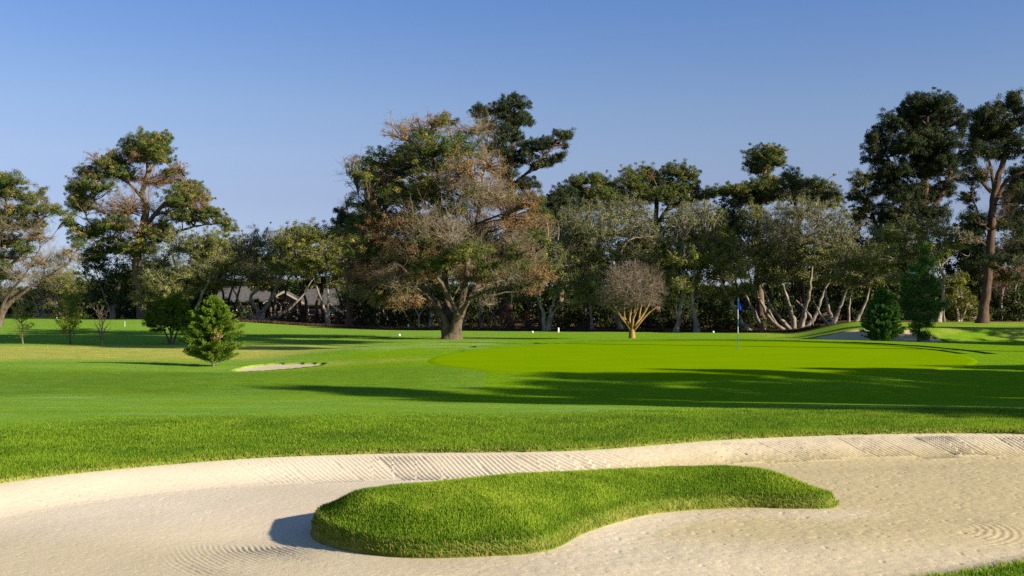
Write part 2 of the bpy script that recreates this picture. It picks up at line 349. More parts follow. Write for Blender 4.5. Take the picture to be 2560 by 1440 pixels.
mesh_obj("ground", np.stack([x, y, z], 1), F, M_TURF, attrs={"zone": Z1, "zone_b": Z2}, kind="structure")

# ------------------------------------------------------------------ sand of the near bunker with its rake marks
xs = np.arange(BK['x0'], BK['x1'], 0.016); ys = np.arange(BK['y0'] + 1.6, BK['y1'], 0.018)
x, y, F = grid_mesh(xs, ys)
t, u = sdist(BUNK, x, y); ti, ui = sdist(ISL, x, y)
z = sand_core(x, y, t, ti)
ridge = lambda ph: 1 - np.abs(((ph % 1) * 2) - 1) ** 1.0 * 2
wob = fbm(n_a, x * 1.5, y * 1.5, 3)
r1 = np.random.default_rng(5)
w_ = 0.62
uu = u - 0.5 * t + 0.10 * (wob - .5); cell = np.floor(uu / w_).astype(int); cmax = cell.max() + 2
amp = r1.uniform(0.55, 1.0, cmax)[cell]; skew = r1.uniform(0.54, 0.61, cmax)[cell]; off = r1.random(cmax)[cell]; tend = r1.uniform(0.78, 1.0, cmax)[cell]
farside = (y > np.interp(x, [-8, -4, 0, 12], [9.5, 11.5, 12.3, 13.6]))
band = sm(0.05, 0.20, t) * sm(tend + .04, tend - .04, t) * farside
amp = amp * np.interp(x, [-6, -4.2, -2.5, 0, 4, 12], [.25, .45, .85, 1, .85, .85])
edge = np.minimum(uu / w_ % 1, 1 - uu / w_ % 1)
z += band * (0.020 * amp * ridge((u - 0.72 * skew * t + off) / np.interp(x, [0, 3], [.064, .070])) * (0.45 + 0.9 * fbm(n_b, x * 1.1, y * 1.6, 2)) - 0.006 * np.exp(-(edge * w_ / .025) ** 2) * (amp > .2))
z += 0.030 * band * (fbm(n_c, x * 2.6, y * 2.6, 3) - .47) * sm(-1, 3, x)
z += 0.006 * np.exp(-((t - tend) / .03) ** 2) * farside * amp
# curved rake lines round the near left end of the island
dI = -ti; mI = sm(0.02, 0.10, dI) * sm(1.75, 1.3, dI) * sm(0.1, -0.9, x) * sm(-3.3, -2.5, x) * sm(10.7, 10.2, y) * (ti < 0)
z += mI * 0.016 * ridge((dI + 0.09 * (wob - .5)) / 0.052) * (0.25 + 1.3 * np.clip(fbm(n_c, dI * 2.0, u * .6, 3) - .15, 0, 1)) * sm(.25, .55, fbm(n_b, x * .8 + 9, y * .8, 2) + .12 * sm(.1, .6, dI))
# a few rings near the right margin
rr = np.hypot(x - 4.20, (y - 10.9)); z += sm(.9, .7, rr) * sm(.28, .36, rr) * 0.003 * ridge(rr / .075) * sm(.1, .3, x - 4.2)
# broad shallow raking along the length of the bunker
z += 0.0022 * ridge((t + 0.08 * wob) / 0.075) * sm(1.0, 1.3, t) * sm(2.0, -1.0, x) * sm(.45, .6, fbm(n_a, x * .35, t * 2.2, 2))
z += (1 - band) * (0.007 * (fbm(n_b, x * 6, y * 6, 4) - .47) + 0.007 * (fbm(n_c, x * 15 + y * 5, y * 19, 2) - .4)) * (0.25 + 0.85 * sm(-1, 2.5, x + (11 - y) * .8))
z += 0.002 * (fbm(n_a, x * 23, y * 23, 2) - .4)
pit = n_b(x * 21, y * 21); z -= (1 - band) * 0.008 * sm(.84, .95, pit) * (0.4 + .6 * sm(-2, 2, x)); damp_shade = sm(-1.0, 2.6, x + 1.2 * (fbm(n_c, x * .6, y * .9, 3) - .45)) * (1 - .75 * sm(.7, .2, -ti) * sm(12.0, 11.4, y) * (x > -.5)) * (1 - .65 * sm(.8, .3, t) * (y > 12)) * (1 - .5 * sm(10.8, 9.6, y)) + .5 * sm(11.6, 9.9, y) * sm(1.2, -.8, x)
keep = (t > -0.35) & (ti < 0.45)
fk = keep[F].all(1); used = np.zeros(len(x), bool); used[F[fk].ravel()] = True; rem = np.cumsum(used) - 1
mesh_obj("sand_bunker", np.stack([x, y, z], 1)[used], rem[F[fk]], M_SAND, attrs={"damp_shade": damp_shade[used]}, kind="structure")

def far_sand(name, PB, drop, st):
    x, y, F = grid_mesh(np.arange(PB[:, 0].min() - .5, PB[:, 0].max() + .5, st), np.arange(PB[:, 1].min() - .5, PB[:, 1].max() + .5, st))
    t, _ = sdist(PB, x, y); z = G(x, y) - drop * sm(-.3, .4, t) - 0.03 + .01 * fbm(n_a, x * 5, y * 5, 3)
    k = (t > -.3)[F].all(1); used = np.zeros(len(x), bool); used[F[k].ravel()] = True; rem = np.cumsum(used) - 1
    mesh_obj(name, np.stack([x, y, z], 1)[used], rem[F[k]], M_SAND, attrs={'damp_shade': .55 + (x[used] > 0) * .45}, kind="structure")  # full tint on the hillside bunker puts its shade into the sand colour
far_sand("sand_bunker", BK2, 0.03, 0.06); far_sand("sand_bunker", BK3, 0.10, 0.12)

# ------------------------------------------------------------------ the grassy island
xs = np.arange(-2.4, 4.0, 0.03); ys = np.arange(9.3, 13.6, 0.03)
x, y, F = grid_mesh(xs, ys); t, _ = sdist(BUNK, x, y); ti, _ = sdist(ISL, x, y)
base = sand_core(x, y, t, ti); z = np.where(ti > -0.06, island_z(x, y, ti, base), base - .1) - 0.3 * sm(0.0, -0.10, ti)
k = (ti > -.12)[F].all(1); used = np.zeros(len(x), bool); used[F[k].ravel()] = True; rem = np.cumsum(used) - 1
iz = np.zeros((used.sum(), 3)); iz[:, 0] = 1; iz[:, 1] = sm(.05, 0.0, ti[used]) * .35; iz[:, 2] = iz[:, 1]
mesh_obj("grass_mound", np.stack([x, y, z], 1)[used], rem[F[k]], M_TURF, attrs={"zone": iz, "zone_b": iz * 0}, kind="structure")

# ------------------------------------------------------------------ putting green sheet
c0 = GRN.mean(0); rs = np.concatenate([[0.002], np.linspace(0.03, 1, 70)])
P = c0 + (GRN - c0)[None] * rs[:, None, None]; n = len(GRN); x, y = P[..., 0].ravel(), P[..., 1].ravel()
i = (np.arange(len(rs) - 1) * n)[:, None]; j = np.arange(n)[None]; jn = (j + 1) % n
mesh_obj("putting_green", np.stack([x, y, G(x, y) + 0.022 * np.repeat(sm(1.0, .985, rs), n)], 1), np.stack([i + j, i + jn, i + n + jn, i + n + j], -1).reshape(-1, 4)[:, ::-1], M_GREEN, kind="structure")

# turf steps mown round the green's back, shadow lines painted dark on their faces
for off, hh in ((1.15, .055), (.12, .028)):
    T_ = np.roll(GRN, -1, 0) - np.roll(GRN, 1, 0); T_ /= np.linalg.norm(T_, axis=1)[:, None]; Nn = np.stack([T_[:, 1], -T_[:, 0]], 1)
    if sdist(GRN, *(GRN[:1] + Nn[:1] * .2).T)[0][0] > 0: Nn = -Nn
    Q = GRN + Nn * off; sel = np.where((Q[:, 1] > 40) & (Q[:, 0] > -2))[0]; cut = np.where(np.diff(sel) > 1)[0]; sel = np.roll(sel, -(cut[0] + 1)) if len(cut) else sel; Q = Q[sel]; N2 = Nn[sel]
    hq = hh * (.55 + .9 * fbm(n_a, Q[:, 0] / 1.5, Q[:, 1] / 1.5, 2)); A0 = np.column_stack([Q, G(Q[:, 0], Q[:, 1]) - .01]); A1 = np.column_stack([Q + N2 * .01, A0[:, 2] + .01 + hq]); Q2 = Q + N2 * .5; A2 = np.column_stack([Q2, G(Q2[:, 0], Q2[:, 1]) - .01])
    n = len(Q); V = np.vstack([A0, A1, A2]); i = np.arange(n - 1)[:, None]; F = np.vstack([i + [0, 1, n + 1, n], i + [n, n + 1, 2 * n + 1, 2 * n]]); zz = np.zeros((3 * n, 3)); zz[:, 0] = 1; zb = zz * 0; zb[:2 * n, 1] = 1
    mesh_obj("turf_step", V, F, M_TURF, attrs={"zone": zz, "zone_b": zb}, kind="structure")

# ------------------------------------------------------------------ grass blades (stuff)
def blades(x, y, z, hgt, wid, tint, lean=0.45, seed=0, outx=None, outy=None):
    r = np.random.default_rng(seed); n = len(x); a = r.uniform(0, 2 * np.pi, n); l = lean * r.random(n) ** .7 * hgt
    dx, dy = np.cos(a) * l, np.sin(a) * l
    if outx is not None: dx = dx + outx * hgt; dy = dy + outy * hgt
    b = r.uniform(0, np.pi, n); wx, wy = np.cos(b) * wid / 2, np.sin(b) * wid / 2
    P0 = np.stack([x, y, z - .01], 1); W = np.stack([wx, wy, 0 * wx], 1)
    Pm = np.stack([x + dx * .35, y + dy * .35, z + hgt * .6], 1); Pt = np.stack([x + dx, y + dy, z + hgt * (1 - .25 * l / hgt)], 1)
    V = np.stack([P0 - W, P0 + W, Pm + W * .8, Pm - W * .8, Pt], 1).reshape(-1, 3); i = np.arange(n)[:, None] * 5
    return V, [i + np.array([0, 1, 2, 3]), i + np.array([3, 2, 4])], np.repeat(tint, 5)
def patch_tint(x, y, r):
    t = -0.12 + 1.25 * fbm(n_b, x * 1.3 + 3, y * 1.8, 3) + 0.6 * (fbm(n_c, x * 5, y * 5, 3) - .45) + r.normal(0, .13, len(x)); dr = fbm(n_a, x * 1.6 + 40, y * 2.2, 4)
    return np.where(r.random(len(x)) < .38 * sm(.50, .68, dr), r.uniform(.86, .97, len(x)), np.clip(t, 0, .86))

r = np.random.default_rng(11)
# island
n = 330000; x = r.uniform(-2.1, 3.6, n); y = r.uniform(9.5, 13.3, n); ti, _ = sdist(ISL, x, y); k = ti > -0.015; x, y, ti = x[k], y[k], ti[k]
t, _ = sdist(BUNK, x, y); z = island_z(x, y, ti, sand_core(x, y, t, ti))
h = r.uniform(.016, .044, len(x)) * (0.8 + .5 * fbm(n_a, x * 5, y * 5, 2)); tint = patch_tint(x, y, r) * .84
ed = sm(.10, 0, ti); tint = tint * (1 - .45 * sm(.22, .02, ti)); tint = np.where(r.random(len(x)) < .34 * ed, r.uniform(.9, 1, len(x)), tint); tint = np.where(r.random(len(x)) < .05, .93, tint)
e = 0.02; gx = (sdist(ISL, x + e, y)[0] - ti) / e; gy = (sdist(ISL, x, y + e)[0] - ti) / e
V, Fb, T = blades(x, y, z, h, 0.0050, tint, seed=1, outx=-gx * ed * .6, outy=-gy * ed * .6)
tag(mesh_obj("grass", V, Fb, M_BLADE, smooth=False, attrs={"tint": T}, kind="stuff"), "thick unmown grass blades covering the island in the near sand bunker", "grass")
# rough between bunker and fairway, and round the bunker
n = 1500000; x = r.uniform(-9.5, 11.5, n); y = r.uniform(7.5, 20.5, n); k = np.abs(x) < y * 0.50 + .4; x, y = x[k], y[k]
t, _ = sdist(BUNK, x, y); d = -t; nn = fbm(n_a, x / 1.3, y / 1.3, 4) - .47
w = 3.0 + nn * 2.2 + sm(-2, -6, x) * 1.0
k = (d > -.035) & ((d < w + .9) | (y < 9)); x, y, d, w = x[k], y[k], d[k], w[k]
fall = np.where(y < 9, 1, sm(w + .8, w - .8, d)); k = r.random(len(x)) < (.28 + .72 * fall) * np.interp(y, [8, 13, 20], [1, .9, .6]); x, y, d, fall = x[k], y[k], d[k], fall[k]
h = r.uniform(.022, .055, len(x)) * (.35 + .65 * fall) * (.75 + .6 * fbm(n_c, x * 3, y * 3, 2)); tint = patch_tint(x, y, r) * .58
ed = sm(.09, 0, d) * (d < .12); tint = np.where(r.random(len(x)) < .34 * ed, r.uniform(.9, 1, len(x)), tint); tint = np.where(r.random(len(x)) < .04, .93, tint)
e = .02; gx = (bunker_t(x + e, y)[0] + d) / e; gy = (bunker_t(x, y + e)[0] + d) / e
V, Fb, T = blades(x, y, G(x, y) + .015 * np.exp(-(d / .25) ** 2) - .03 * sm(0, -.035, d), h, .0065, tint, seed=2, outx=gx * ed * .9, outy=gy * ed * .9)
tag(mesh_obj("grass", V, Fb, M_BLADE, smooth=False, attrs={"tint": T}, kind="stuff"), "darker band of rough grass blades along the rim of the near bunker", "grass")
# ------------------------------------------------------------------ trees
def bez(A, B, n, up, R, jit):
    """curved paths from A (M,3) to B (M,3)"""
    A = np.asarray(A, float); B = np.asarray(B, float); M = len(A); L = np.linalg.norm(B - A, axis=1)[:, None]
    C = (A + B) / 2 + R.normal(0, jit, (M, 3)) * L + np.array([0, 0, 1.0]) * L * up
    s = np.linspace(0, 1, n)[None, :, None]; P = (1 - s) ** 2 * A[:, None] + 2 * s * (1 - s) * C[:, None] + s ** 2 * B[:, None]
    P[:, 1:-1] += R.normal(0, jit * .22, (M, n - 2, 3)) * L[:, None]
    return P

def ell_pts(n, c, r, R, shell=0.5, low=0.6):
    d = R.normal(0, 1, (n, 3)); d /= np.linalg.norm(d, axis=1)[:, None]; d[:, 2] = np.where(d[:, 2] < -low, d[:, 2] * .6, d[:, 2])
    rad = (shell ** 3 + (1 - shell ** 3) * R.random(n)) ** (1 / 3)
    return c + d * rad[:, None] * r, d

def leaves(C, rc, per, size, asp, R, flat=.7, kind='oak', tint=None, tv=.16, od=None):
    """C clump centres (n,3) with radii rc -> triangles / rhombi leaf sheets"""
    n = len(C); N_ = n * per; cc = np.repeat(C, per, 0); rr = np.repeat(rc, per)[:, None]
    d = R.normal(0, 1, (N_, 3)); d /= np.linalg.norm(d, axis=1)[:, None]; rad = R.random((N_, 1)) ** .5
    P = cc + d * rad * rr * np.array([1, 1, flat])
    nz = {'pine': .75, 'oak': .62}.get(kind, 1.2); nv = d + (np.repeat(od, per, 0) * .6 if od is not None else 0) + np.array([0, 0, .25]) + R.normal(0, nz, (N_, 3)); nv /= np.linalg.norm(nv, axis=1)[:, None]
    ax = R.normal(0, .7, (N_, 3)) + (d * .8 + np.array([0, 0, .5]) if kind == 'pine' else 0); ax -= (ax * nv).sum(1)[:, None] * nv; ax /= np.linalg.norm(ax, axis=1)[:, None] + 1e-9
    w = np.cross(nv, ax); s = size * R.uniform(.6, 1.3, (N_, 1)); ax *= s; w *= s * asp
    V = np.stack([P, P + ax * .5 + w * .5, P + ax, P + ax * .5 - w * .5], 1).reshape(-1, 3)
    base = np.repeat(tint if tint is not None else np.full(n, .45), per) + R.normal(0, tv, N_)
    return V, np.arange(N_ * 4).reshape(-1, 4), np.repeat(np.clip(base, 0, 1), 4)

STY = dict(  # clump radius m, leaf size m, aspect, leaves per m2 of clump, flat, kind, material
    oak=(.40, .105, .62, 150, .75, 'oak', M_OAK), oakg=(.38, .105, .62, 150, .7, 'oak', M_OAKG), oaks=(.38, .095, .55, 150, .8, 'oak', M_OAKS),
    pine=(.27, .15, .30, 400, .72, 'pine', M_PINE), pined=(.29, .16, .30, 400, .75, 'pine', M_PINED), brown=(.28, .12, .32, 170, .75, 'pine', M_BROWN),
    bush=(.40, .15, .6, 100, .8, 'oak', M_BUSH), brush=(.35, .25, .09, 70, 1.0, 'brush', M_BRUSH))

def smooth_path(pts, n=5):
    pts = np.asarray(pts, float); t = np.arange(len(pts)); tt = np.linspace(0, len(pts) - 1, (len(pts) - 1) * n + 1)
    out = []
    P = np.vstack([2 * pts[0] - pts[1], pts, 2 * pts[-1] - pts[-2]])
    for s in tt:
        i = min(int(s), len(pts) - 2); f = s - i; p0, p1, p2, p3 = P[i], P[i + 1], P[i + 2], P[i + 3]
        out.append(.5 * (2 * p1 + (p2 - p0) * f + (2 * p0 - 5 * p1 + 4 * p2 - p3) * f * f + (3 * p1 - p0 - 3 * p2 + p3) * f ** 3))
    return np.array(out)

def tree(name, label, D, base, stems, lobes, bark, seed, cat="tree", group=None, dens=1.0, cover=1.0, twigm=None, gnarl=.10, limb=.10, fork=None, rflare=1.5, sparse=.0, mask=None, limbr=None, bare_n=1.0, leafscale=1.0, depth=None):
    """stems: lists of (px, py, radius[, dy]); lobes: (px, py, rx, ry, style[, dy[, density]]) in photo pixels at distance D"""
    R = np.random.default_rng(seed); S = D / FPX
    bx, by = (base[0] - CX) * S, D; b0 = np.array([bx, by, float(G(bx, by))])
    root = empty(name, b0, label, cat, group)
    wood = Bag(); att = []; twg = Bag()
    for st in stems:
        pts = []
        for q in st:
            dy = q[3] if len(q) > 3 else 0
            pts.append([*w_at(q[0], q[1], D + dy) + np.array([0, 0, 0]), q[2]])
        pts = np.array(pts); pts[0, :3] = b0 + (pts[0, :3] - b0) * np.array([1, 1, 0]) if pts[0, 2] - b0[2] < .5 else pts[0, :3]
        if abs(pts[0, 2] - b0[2]) < .5: pts[0, 2] = b0[2] - .08
        sp = smooth_path(pts, 5); L = np.linalg.norm(sp[-1, :3] - sp[0, :3])
        sp[:, 3] *= (.66 if bark is B_OAK else .80 if bark is B_OLD else 1.0); wob = R.normal(0, 1, (len(sp), 3)) * gnarl * .35 * np.minimum(1, np.arange(len(sp)) / 4)[:, None] * min(1, L / 6); wob[-1] *= .3
        sp[:, :3] += wob; rad = np.maximum(sp[:, 3], .015)
        hh = (sp[:, 2] - b0[2]); rad = rad * (1 + (rflare - 1) * np.exp(-np.maximum(hh, 0) / .28))
        V, F = tubes(sp[None, :, :3], rad[None], 9)
        ang = np.tile(np.arange(9) / 9 * 2 * np.pi, len(sp)); bump = 1 + .12 * np.sin(ang * 3 + seed) * np.repeat(1, len(V))
        V = np.repeat(sp[:, :3], 9, 0) + (V - np.repeat(sp[:, :3], 9, 0)) * bump[:, None]
        wood.add(V, F); att.append(np.hstack([sp[:, :3], rad[:, None]]))
    cw = (max(l[0] + l[2] for l in lobes) - min(l[0] - l[2] for l in lobes)) * S; dep = depth if depth is not None else min(2.6, .26 * cw)
    att = np.vstack(att); crowns = {}; hmin = b0[2] + (fork if fork is not None else 1.2)
    ok = att[att[:, 2] >= min(hmin, att[:, 2].max() - .1)]
    extra = []
    for lb in lobes:
        near = sorted([q for q in lobes if q is not lb and q[4] != 'bare' and lb[4] != 'bare'], key=lambda q: abs(q[0] - lb[0]) + abs(q[1] - lb[1]))[:3]
        for q in near[:2]:
            f = R.uniform(.35, .65); dn_ = (lb[6] if len(lb) > 6 else 1.0) * .32
            if 'pine' in lb[4] and abs(q[0] - lb[0]) + abs(q[1] - lb[1]) < 80: extra.append((lb[0] * f + q[0] * (1 - f) + R.normal(0, 4), lb[1] * f + q[1] * (1 - f) + R.normal(0, 4), min(lb[2], q[2]) * R.uniform(.4, .75), min(lb[3], q[3]) * R.uniform(.55, 1.0), 'brown' if R.random() < .18 and lb[4] == 'pine' and abs(q[0] - lb[0]) + abs(q[1] - lb[1]) < 45 else lb[4], None, dn_))
    for lb in list(lobes) + extra:
        px, py, rx, ry, sty = lb[:5]; dy = lb[5] if len(lb) > 5 and lb[5] is not None else R.uniform(-1, 1) * dep; dn = lb[6] if len(lb) > 6 else 1.0
        c = w_at(px, py, D + dy); r = np.array([rx * S, max(rx, ry) * S * .95, ry * S])
        # limb to the lobe
        dd = np.linalg.norm(ok[:, :3] - c, axis=1) + np.maximum(0, ok[:, 2] - c[2] + .25 * np.hypot(ok[:, 0] - c[0], ok[:, 1] - c[1])) * 1.6
        a = ok[np.argmin(dd)]; dist = np.linalg.norm(a[:3] - c)
        r0 = min(a[3] * .75, (limbr or limb) * (.5 + .12 * dist))
        if dist > .35:
            P = bez(a[None, :3], c[None] - np.array([[0, 0, .25 * r[2]]]), 8, .06, R, gnarl); wood.add(*tubes(P, np.linspace(r0, max(.03, r0 * .35), 8)[None], 6))
            sk = P[0]
        else: sk = c[None]
        if sty == 'bare':
            nb = int(max(4, 16 * r[0] * r[2] ** .7 * dn * bare_n)); E, _ = ell_pts(nb, c, r * .8, R, .3)
            A = sk[R.integers(len(sk) // 2, len(sk), nb)]; P = bez(A, E, 5, .12, R, .12); twg.add(*tubes(P, np.linspace(.030, .012, 5)[None] * R.uniform(.6, 1.3, (nb, 1)), 4))
            for lev, (mult, ln, rr_) in enumerate([(7, .75, .0095), (5, .42, .006)]):
                m = nb * mult; src = R.integers(0, nb, m); A = P[src, R.integers(1, P.shape[1], m)]
                dr = (A - c) / (np.linalg.norm(A - c, axis=1)[:, None] + .3) * .55 + R.normal(0, .65, (m, 3)) + np.array([0, 0, .30]); dr /= np.linalg.norm(dr, axis=1)[:, None]
                E = A + dr * ln * R.uniform(.5, 1.5, (m, 1)); P2 = bez(A, E, 4, .05, R, .10)
                twg.add(*tubes(P2, np.broadcast_to(np.linspace(rr_, rr_ * .5, 4), (m, 4)), 3), .5); P, nb = P2, m
            continue
        rc0, ls, asp, lpm, flat, kind, mat = STY[sty]; ls *= leafscale
        vol = r[0] * r[2]; nc = int(max(6, (4.9 if 'pine' in sty else 6.4) * dens * dn * (r[0] * r[2] + r[0] * r[1]) / 2 / rc0 ** 2 ))
        C, dirs = ell_pts(nc, c, r, R, .45); k_ = R.random(nc) < .32; C[k_] = c + (C[k_] - c) * R.uniform(1.05, 1.5, (k_.sum(), 1)) * np.array([1, 1, 1.25]); rc = rc0 * R.uniform(.45, 1.35, nc); rc[k_] *= .75
        A = sk[R.integers(len(sk) // 2, len(sk), nc)]; P = bez(A, C, 4, -.04 if kind == 'oak' else .05, R, .10)
        keepb = R.random(nc) < .7
        wood.add(*tubes(P[keepb], np.broadcast_to(np.linspace(.035, .014, 4), (keepb.sum(), 4)), 4))
        ct = np.clip(.44 + R.normal(0, .17, nc), .03, .97)
        if sty in ('pine',): ct = np.where(R.random(nc) < .05, .93, ct)
        if sty in ('oak', 'oaks', 'oakg'):                      # pale lichened twigs between the leaves
            m = nc; A2 = C[R.integers(0, nc, m)]; dr = R.normal(0, 1, (m, 3)); dr /= np.linalg.norm(dr, axis=1)[:, None]
            P2 = bez(A2, A2 + dr * R.uniform(.3, .75, (m, 1)), 3, .05, R, .12); twg.add(*tubes(P2, np.broadcast_to(np.linspace(.011, .006, 3), (m, 3)), 3))
        per = int(max(6, lpm * rc0 ** 2 * cover * 2.2)); V, F, T = leaves(C, rc, per, ls, asp, R, flat, kind, ct, od=dirs)
        crowns.setdefault(sty, Bag()).add(V, F, T)
    if name == "half_dead_pine": wood.build("trunk", bark, root, loc=b0); twg.build("bare_twigs", twigm, root, loc=b0)
    else: wood.merge(twg, "trunk", bark, twigm or bark, root, b0)
    for sty, bag in crowns.items(): bag.build("dry_foliage" if sty == 'brown' else "crown", STY[sty][6], root, smooth=False, loc=b0)
    return root

def auto_lobes(cx, cy, rx, ry, n, sty, seed, lr=.42, dn=1.0, dyr=1.0):
    R = np.random.default_rng(seed); out = []
    for k in range(n):
        a = R.uniform(0, 2 * np.pi); q = math.sqrt(R.uniform(.05, 1)); l = R.uniform(.75, 1.2) * lr
        out.append((cx + math.cos(a) * q * rx * (1 - l * .6), cy + math.sin(a) * q * ry * (1 - l * .6), rx * l, ry * l * .95, sty if isinstance(sty, str) else sty[R.integers(len(sty))], None, dn))
    return out
def L_(sty, *pts, dn=1.0): return [(p[0], p[1], p[2], p[3], sty, p[4] if len(p) > 4 else None, dn) for p in pts]

# --- the big half-dead pine in the middle
A_st = [[(1127, 850, .62), (1122, 815, .44), (1104, 780, .33), (1075, 742, .24), (1035, 700, .16), (985, 650, .09), (940, 600, .05)],
        [(1128, 850, .60), (1129, 810, .42), (1118, 750, .27, .4), (1112, 670, .23, .3), (1114, 600, .18), (1102, 520, .13), (1092, 430, .09), (1078, 320, .04)],
        [(1131, 850, .60), (1143, 795, .35, -.4), (1160, 725, .25, -.5), (1172, 640, .18, -.3), (1195, 540, .13), (1207, 440, .07), (1205, 340, .03)],
        [(1126, 845, .5), (1112, 800, .22, -.5), (1075, 748, .13, -1.0), (1020, 712, .08, -1.4), (950, 700, .05, -1.8), (900, 690, .03, -2)],
        [(1132, 840, .5), (1152, 785, .24, .6), (1195, 715, .17, 1.2), (1255, 660, .11, 1.5), (1330, 625, .07, 1.6), (1392, 575, .03, 1.6)],
        [(1130, 830, .4), (1140, 780, .22, -1.0), (1118, 735, .16, -1.6), (1090, 690, .12, -2.2), (1040, 640, .07, -2.6)],
        [(1127, 848, .5), (1105, 805, .24, 1.2), (1080, 770, .18, 2.4), (1060, 720, .13, 3.4), (1050, 640, .08, 4)],
        [(1140, 800, .22, -.5), (1172, 752, .12, -1.5), (1240, 720, .08, -2.4), (1330, 712, .03, -2.8)]]
A_lb = (L_('pine', (905, 432, 36, 22), (950, 402, 46, 26), (915, 505, 56, 30), (1000, 425, 55, 32), (1075, 362, 66, 34), (1150, 372, 58, 34), (1045, 482, 78, 34), (960, 545, 66, 28), (1050, 560, 84, 30), (1120, 520, 60, 30), (890, 560, 44, 24), (1100, 415, 70, 30), (930, 455, 50, 26),
                (940, 620, 50, 24), (1110, 300, 34, 16), (1150, 635, 52, 18), (1285, 635, 26, 18, -2.5), (1228, 662, 28, 13, -2.5), (1240, 690, 30, 12, 2), (1045, 610, 60, 22), (1000, 775 - 100, 60, 20), (925, 725, 40, 24, 2), (965, 755, 40, 15, 2), (1040, 400, 60, 35, 2), (980, 480, 60, 35, 2.5), dn=.62)
        + L_('brown', (880, 402, 24, 10), (992, 335, 34, 26), (1045, 318, 40, 20), (1095, 305, 36, 18), (1000, 372, 32, 20), (975, 470, 40, 20), (1292, 535, 66, 48), (1320, 500, 36, 30), (1340, 560, 44, 32), (955, 600, 60, 24), (920, 650, 56, 30), (950, 690, 60, 24), (1000, 630, 50, 26), (1255, 560, 26, 18, -2), (1340, 728, 34, 10), (1170, 330, 50, 20), (1230, 410, 40, 30), (930, 540, 30, 20, -2), (1080, 460, 60, 20), (900, 700, 50, 30, -1), (960, 730, 60, 26, -1.5), (1010, 755, 50, 20, -2), (1040, 690, 50, 24, -2.5), (880, 660, 40, 34, 1), (1110, 640, 60, 30, -2.5), (1000, 560, 50, 24, -2.5), (1340, 690, 50, 30), (1300, 640, 50, 40), (1180, 560, 60, 50), (1230, 480, 50, 40), (1200, 690, 70, 30), (1150, 430, 50, 40), (950, 440, 50, 30), (1020, 500, 60, 30), (940, 560, 50, 30), (1080, 590, 60, 30), dn=.5) + L_('pine', (980, 740, 50, 20, -1), (1080, 660, 50, 22, -3), (1190, 620, 40, 18, -3), (1310, 680, 36, 18, -1), (1170, 480, 40, 24), (890, 620, 40, 26), (1350, 600, 30, 20), dn=.5)
        + L_('bare', (1165, 470, 80, 90), (1215, 400, 60, 70), (1250, 480, 80, 80), (1190, 580, 100, 60), (1290, 600, 90, 60), (1340, 640, 50, 50), (1130, 660, 110, 45), (1040, 680, 90, 40), (960, 690, 60, 35), (1210, 705, 90, 24), (1290, 700, 60, 24), (1240, 640, 90, 40), (1370, 610, 30, 40), (1060, 560, 60, 50), (1130, 560, 60, 50), (1000, 560, 60, 40), (1300, 560, 60, 50), (1200, 320, 50, 36), (1080, 330, 60, 40), (1000, 330, 45, 36), (890, 440, 36, 50), (1210, 500, 80, 70, 3), (1140, 450, 60, 60, -3), (920, 740, 50, 24, -1), (980, 760, 60, 18, -2), (1000, 720, 70, 26, -3), (1220, 760, 50, 12, -1), (1150, 600, 90, 50, -3), dn=.52))
tree("half_dead_pine", "huge half dead pine with brown needles, bare pale branches and a thick forked trunk", 65, (1127, 848), A_st, A_lb, B_OLD, 101, twigm=B_TWIG, depth=4.2, dens=1.45, limb=.075, fork=2.2, rflare=1.4, gnarl=.10, leafscale=.75, cover=1.35)
def spikes():
    R = np.random.default_rng(5); root = [o for o in bpy.data.objects if o.name == "half_dead_pine"][0]
    for px, py, ln in [(985, 350, 70), (1010, 350, 50), (1030, 345, 60), (1072, 345, 75), (1085, 330, 45), (1100, 340, 40), (1122, 350, 55), (1130, 345, 55), (1185, 400, 60), (1213, 430, 90), (868, 440, 50), (895, 450, 45), (1245, 430, 50), (1370, 600, 50), (1395, 600, 45), (1190, 480, 70), (1040, 520, 60), (970, 520, 70)]:
        bag = Bag(); a = w_at(px, py, 65 + R.uniform(-1, 1)); b = a + np.array([R.normal(0, .15), 0, ln * 65 / FPX]); P = bez(a[None], b[None], 8, 0, R, .04); bag.add(*tubes(P, np.linspace(.035, .008, 8)[None], 4))
        m = 12; A = P[0][R.integers(2, 8, m)]; dr = R.normal(0, 1, (m, 3)); dr[:, 2] = np.abs(dr[:, 2]) * .6; dr /= np.linalg.norm(dr, axis=1)[:, None]
        bag.add(*tubes(bez(A, A + dr * R.uniform(.15, .5, (m, 1)), 4, .1, R, .08), np.broadcast_to(np.linspace(.010, .005, 4), (m, 4)), 3))
        bag.build("dead_shoot", B_TWIG, root, loc=np.array(root.location))
spikes()

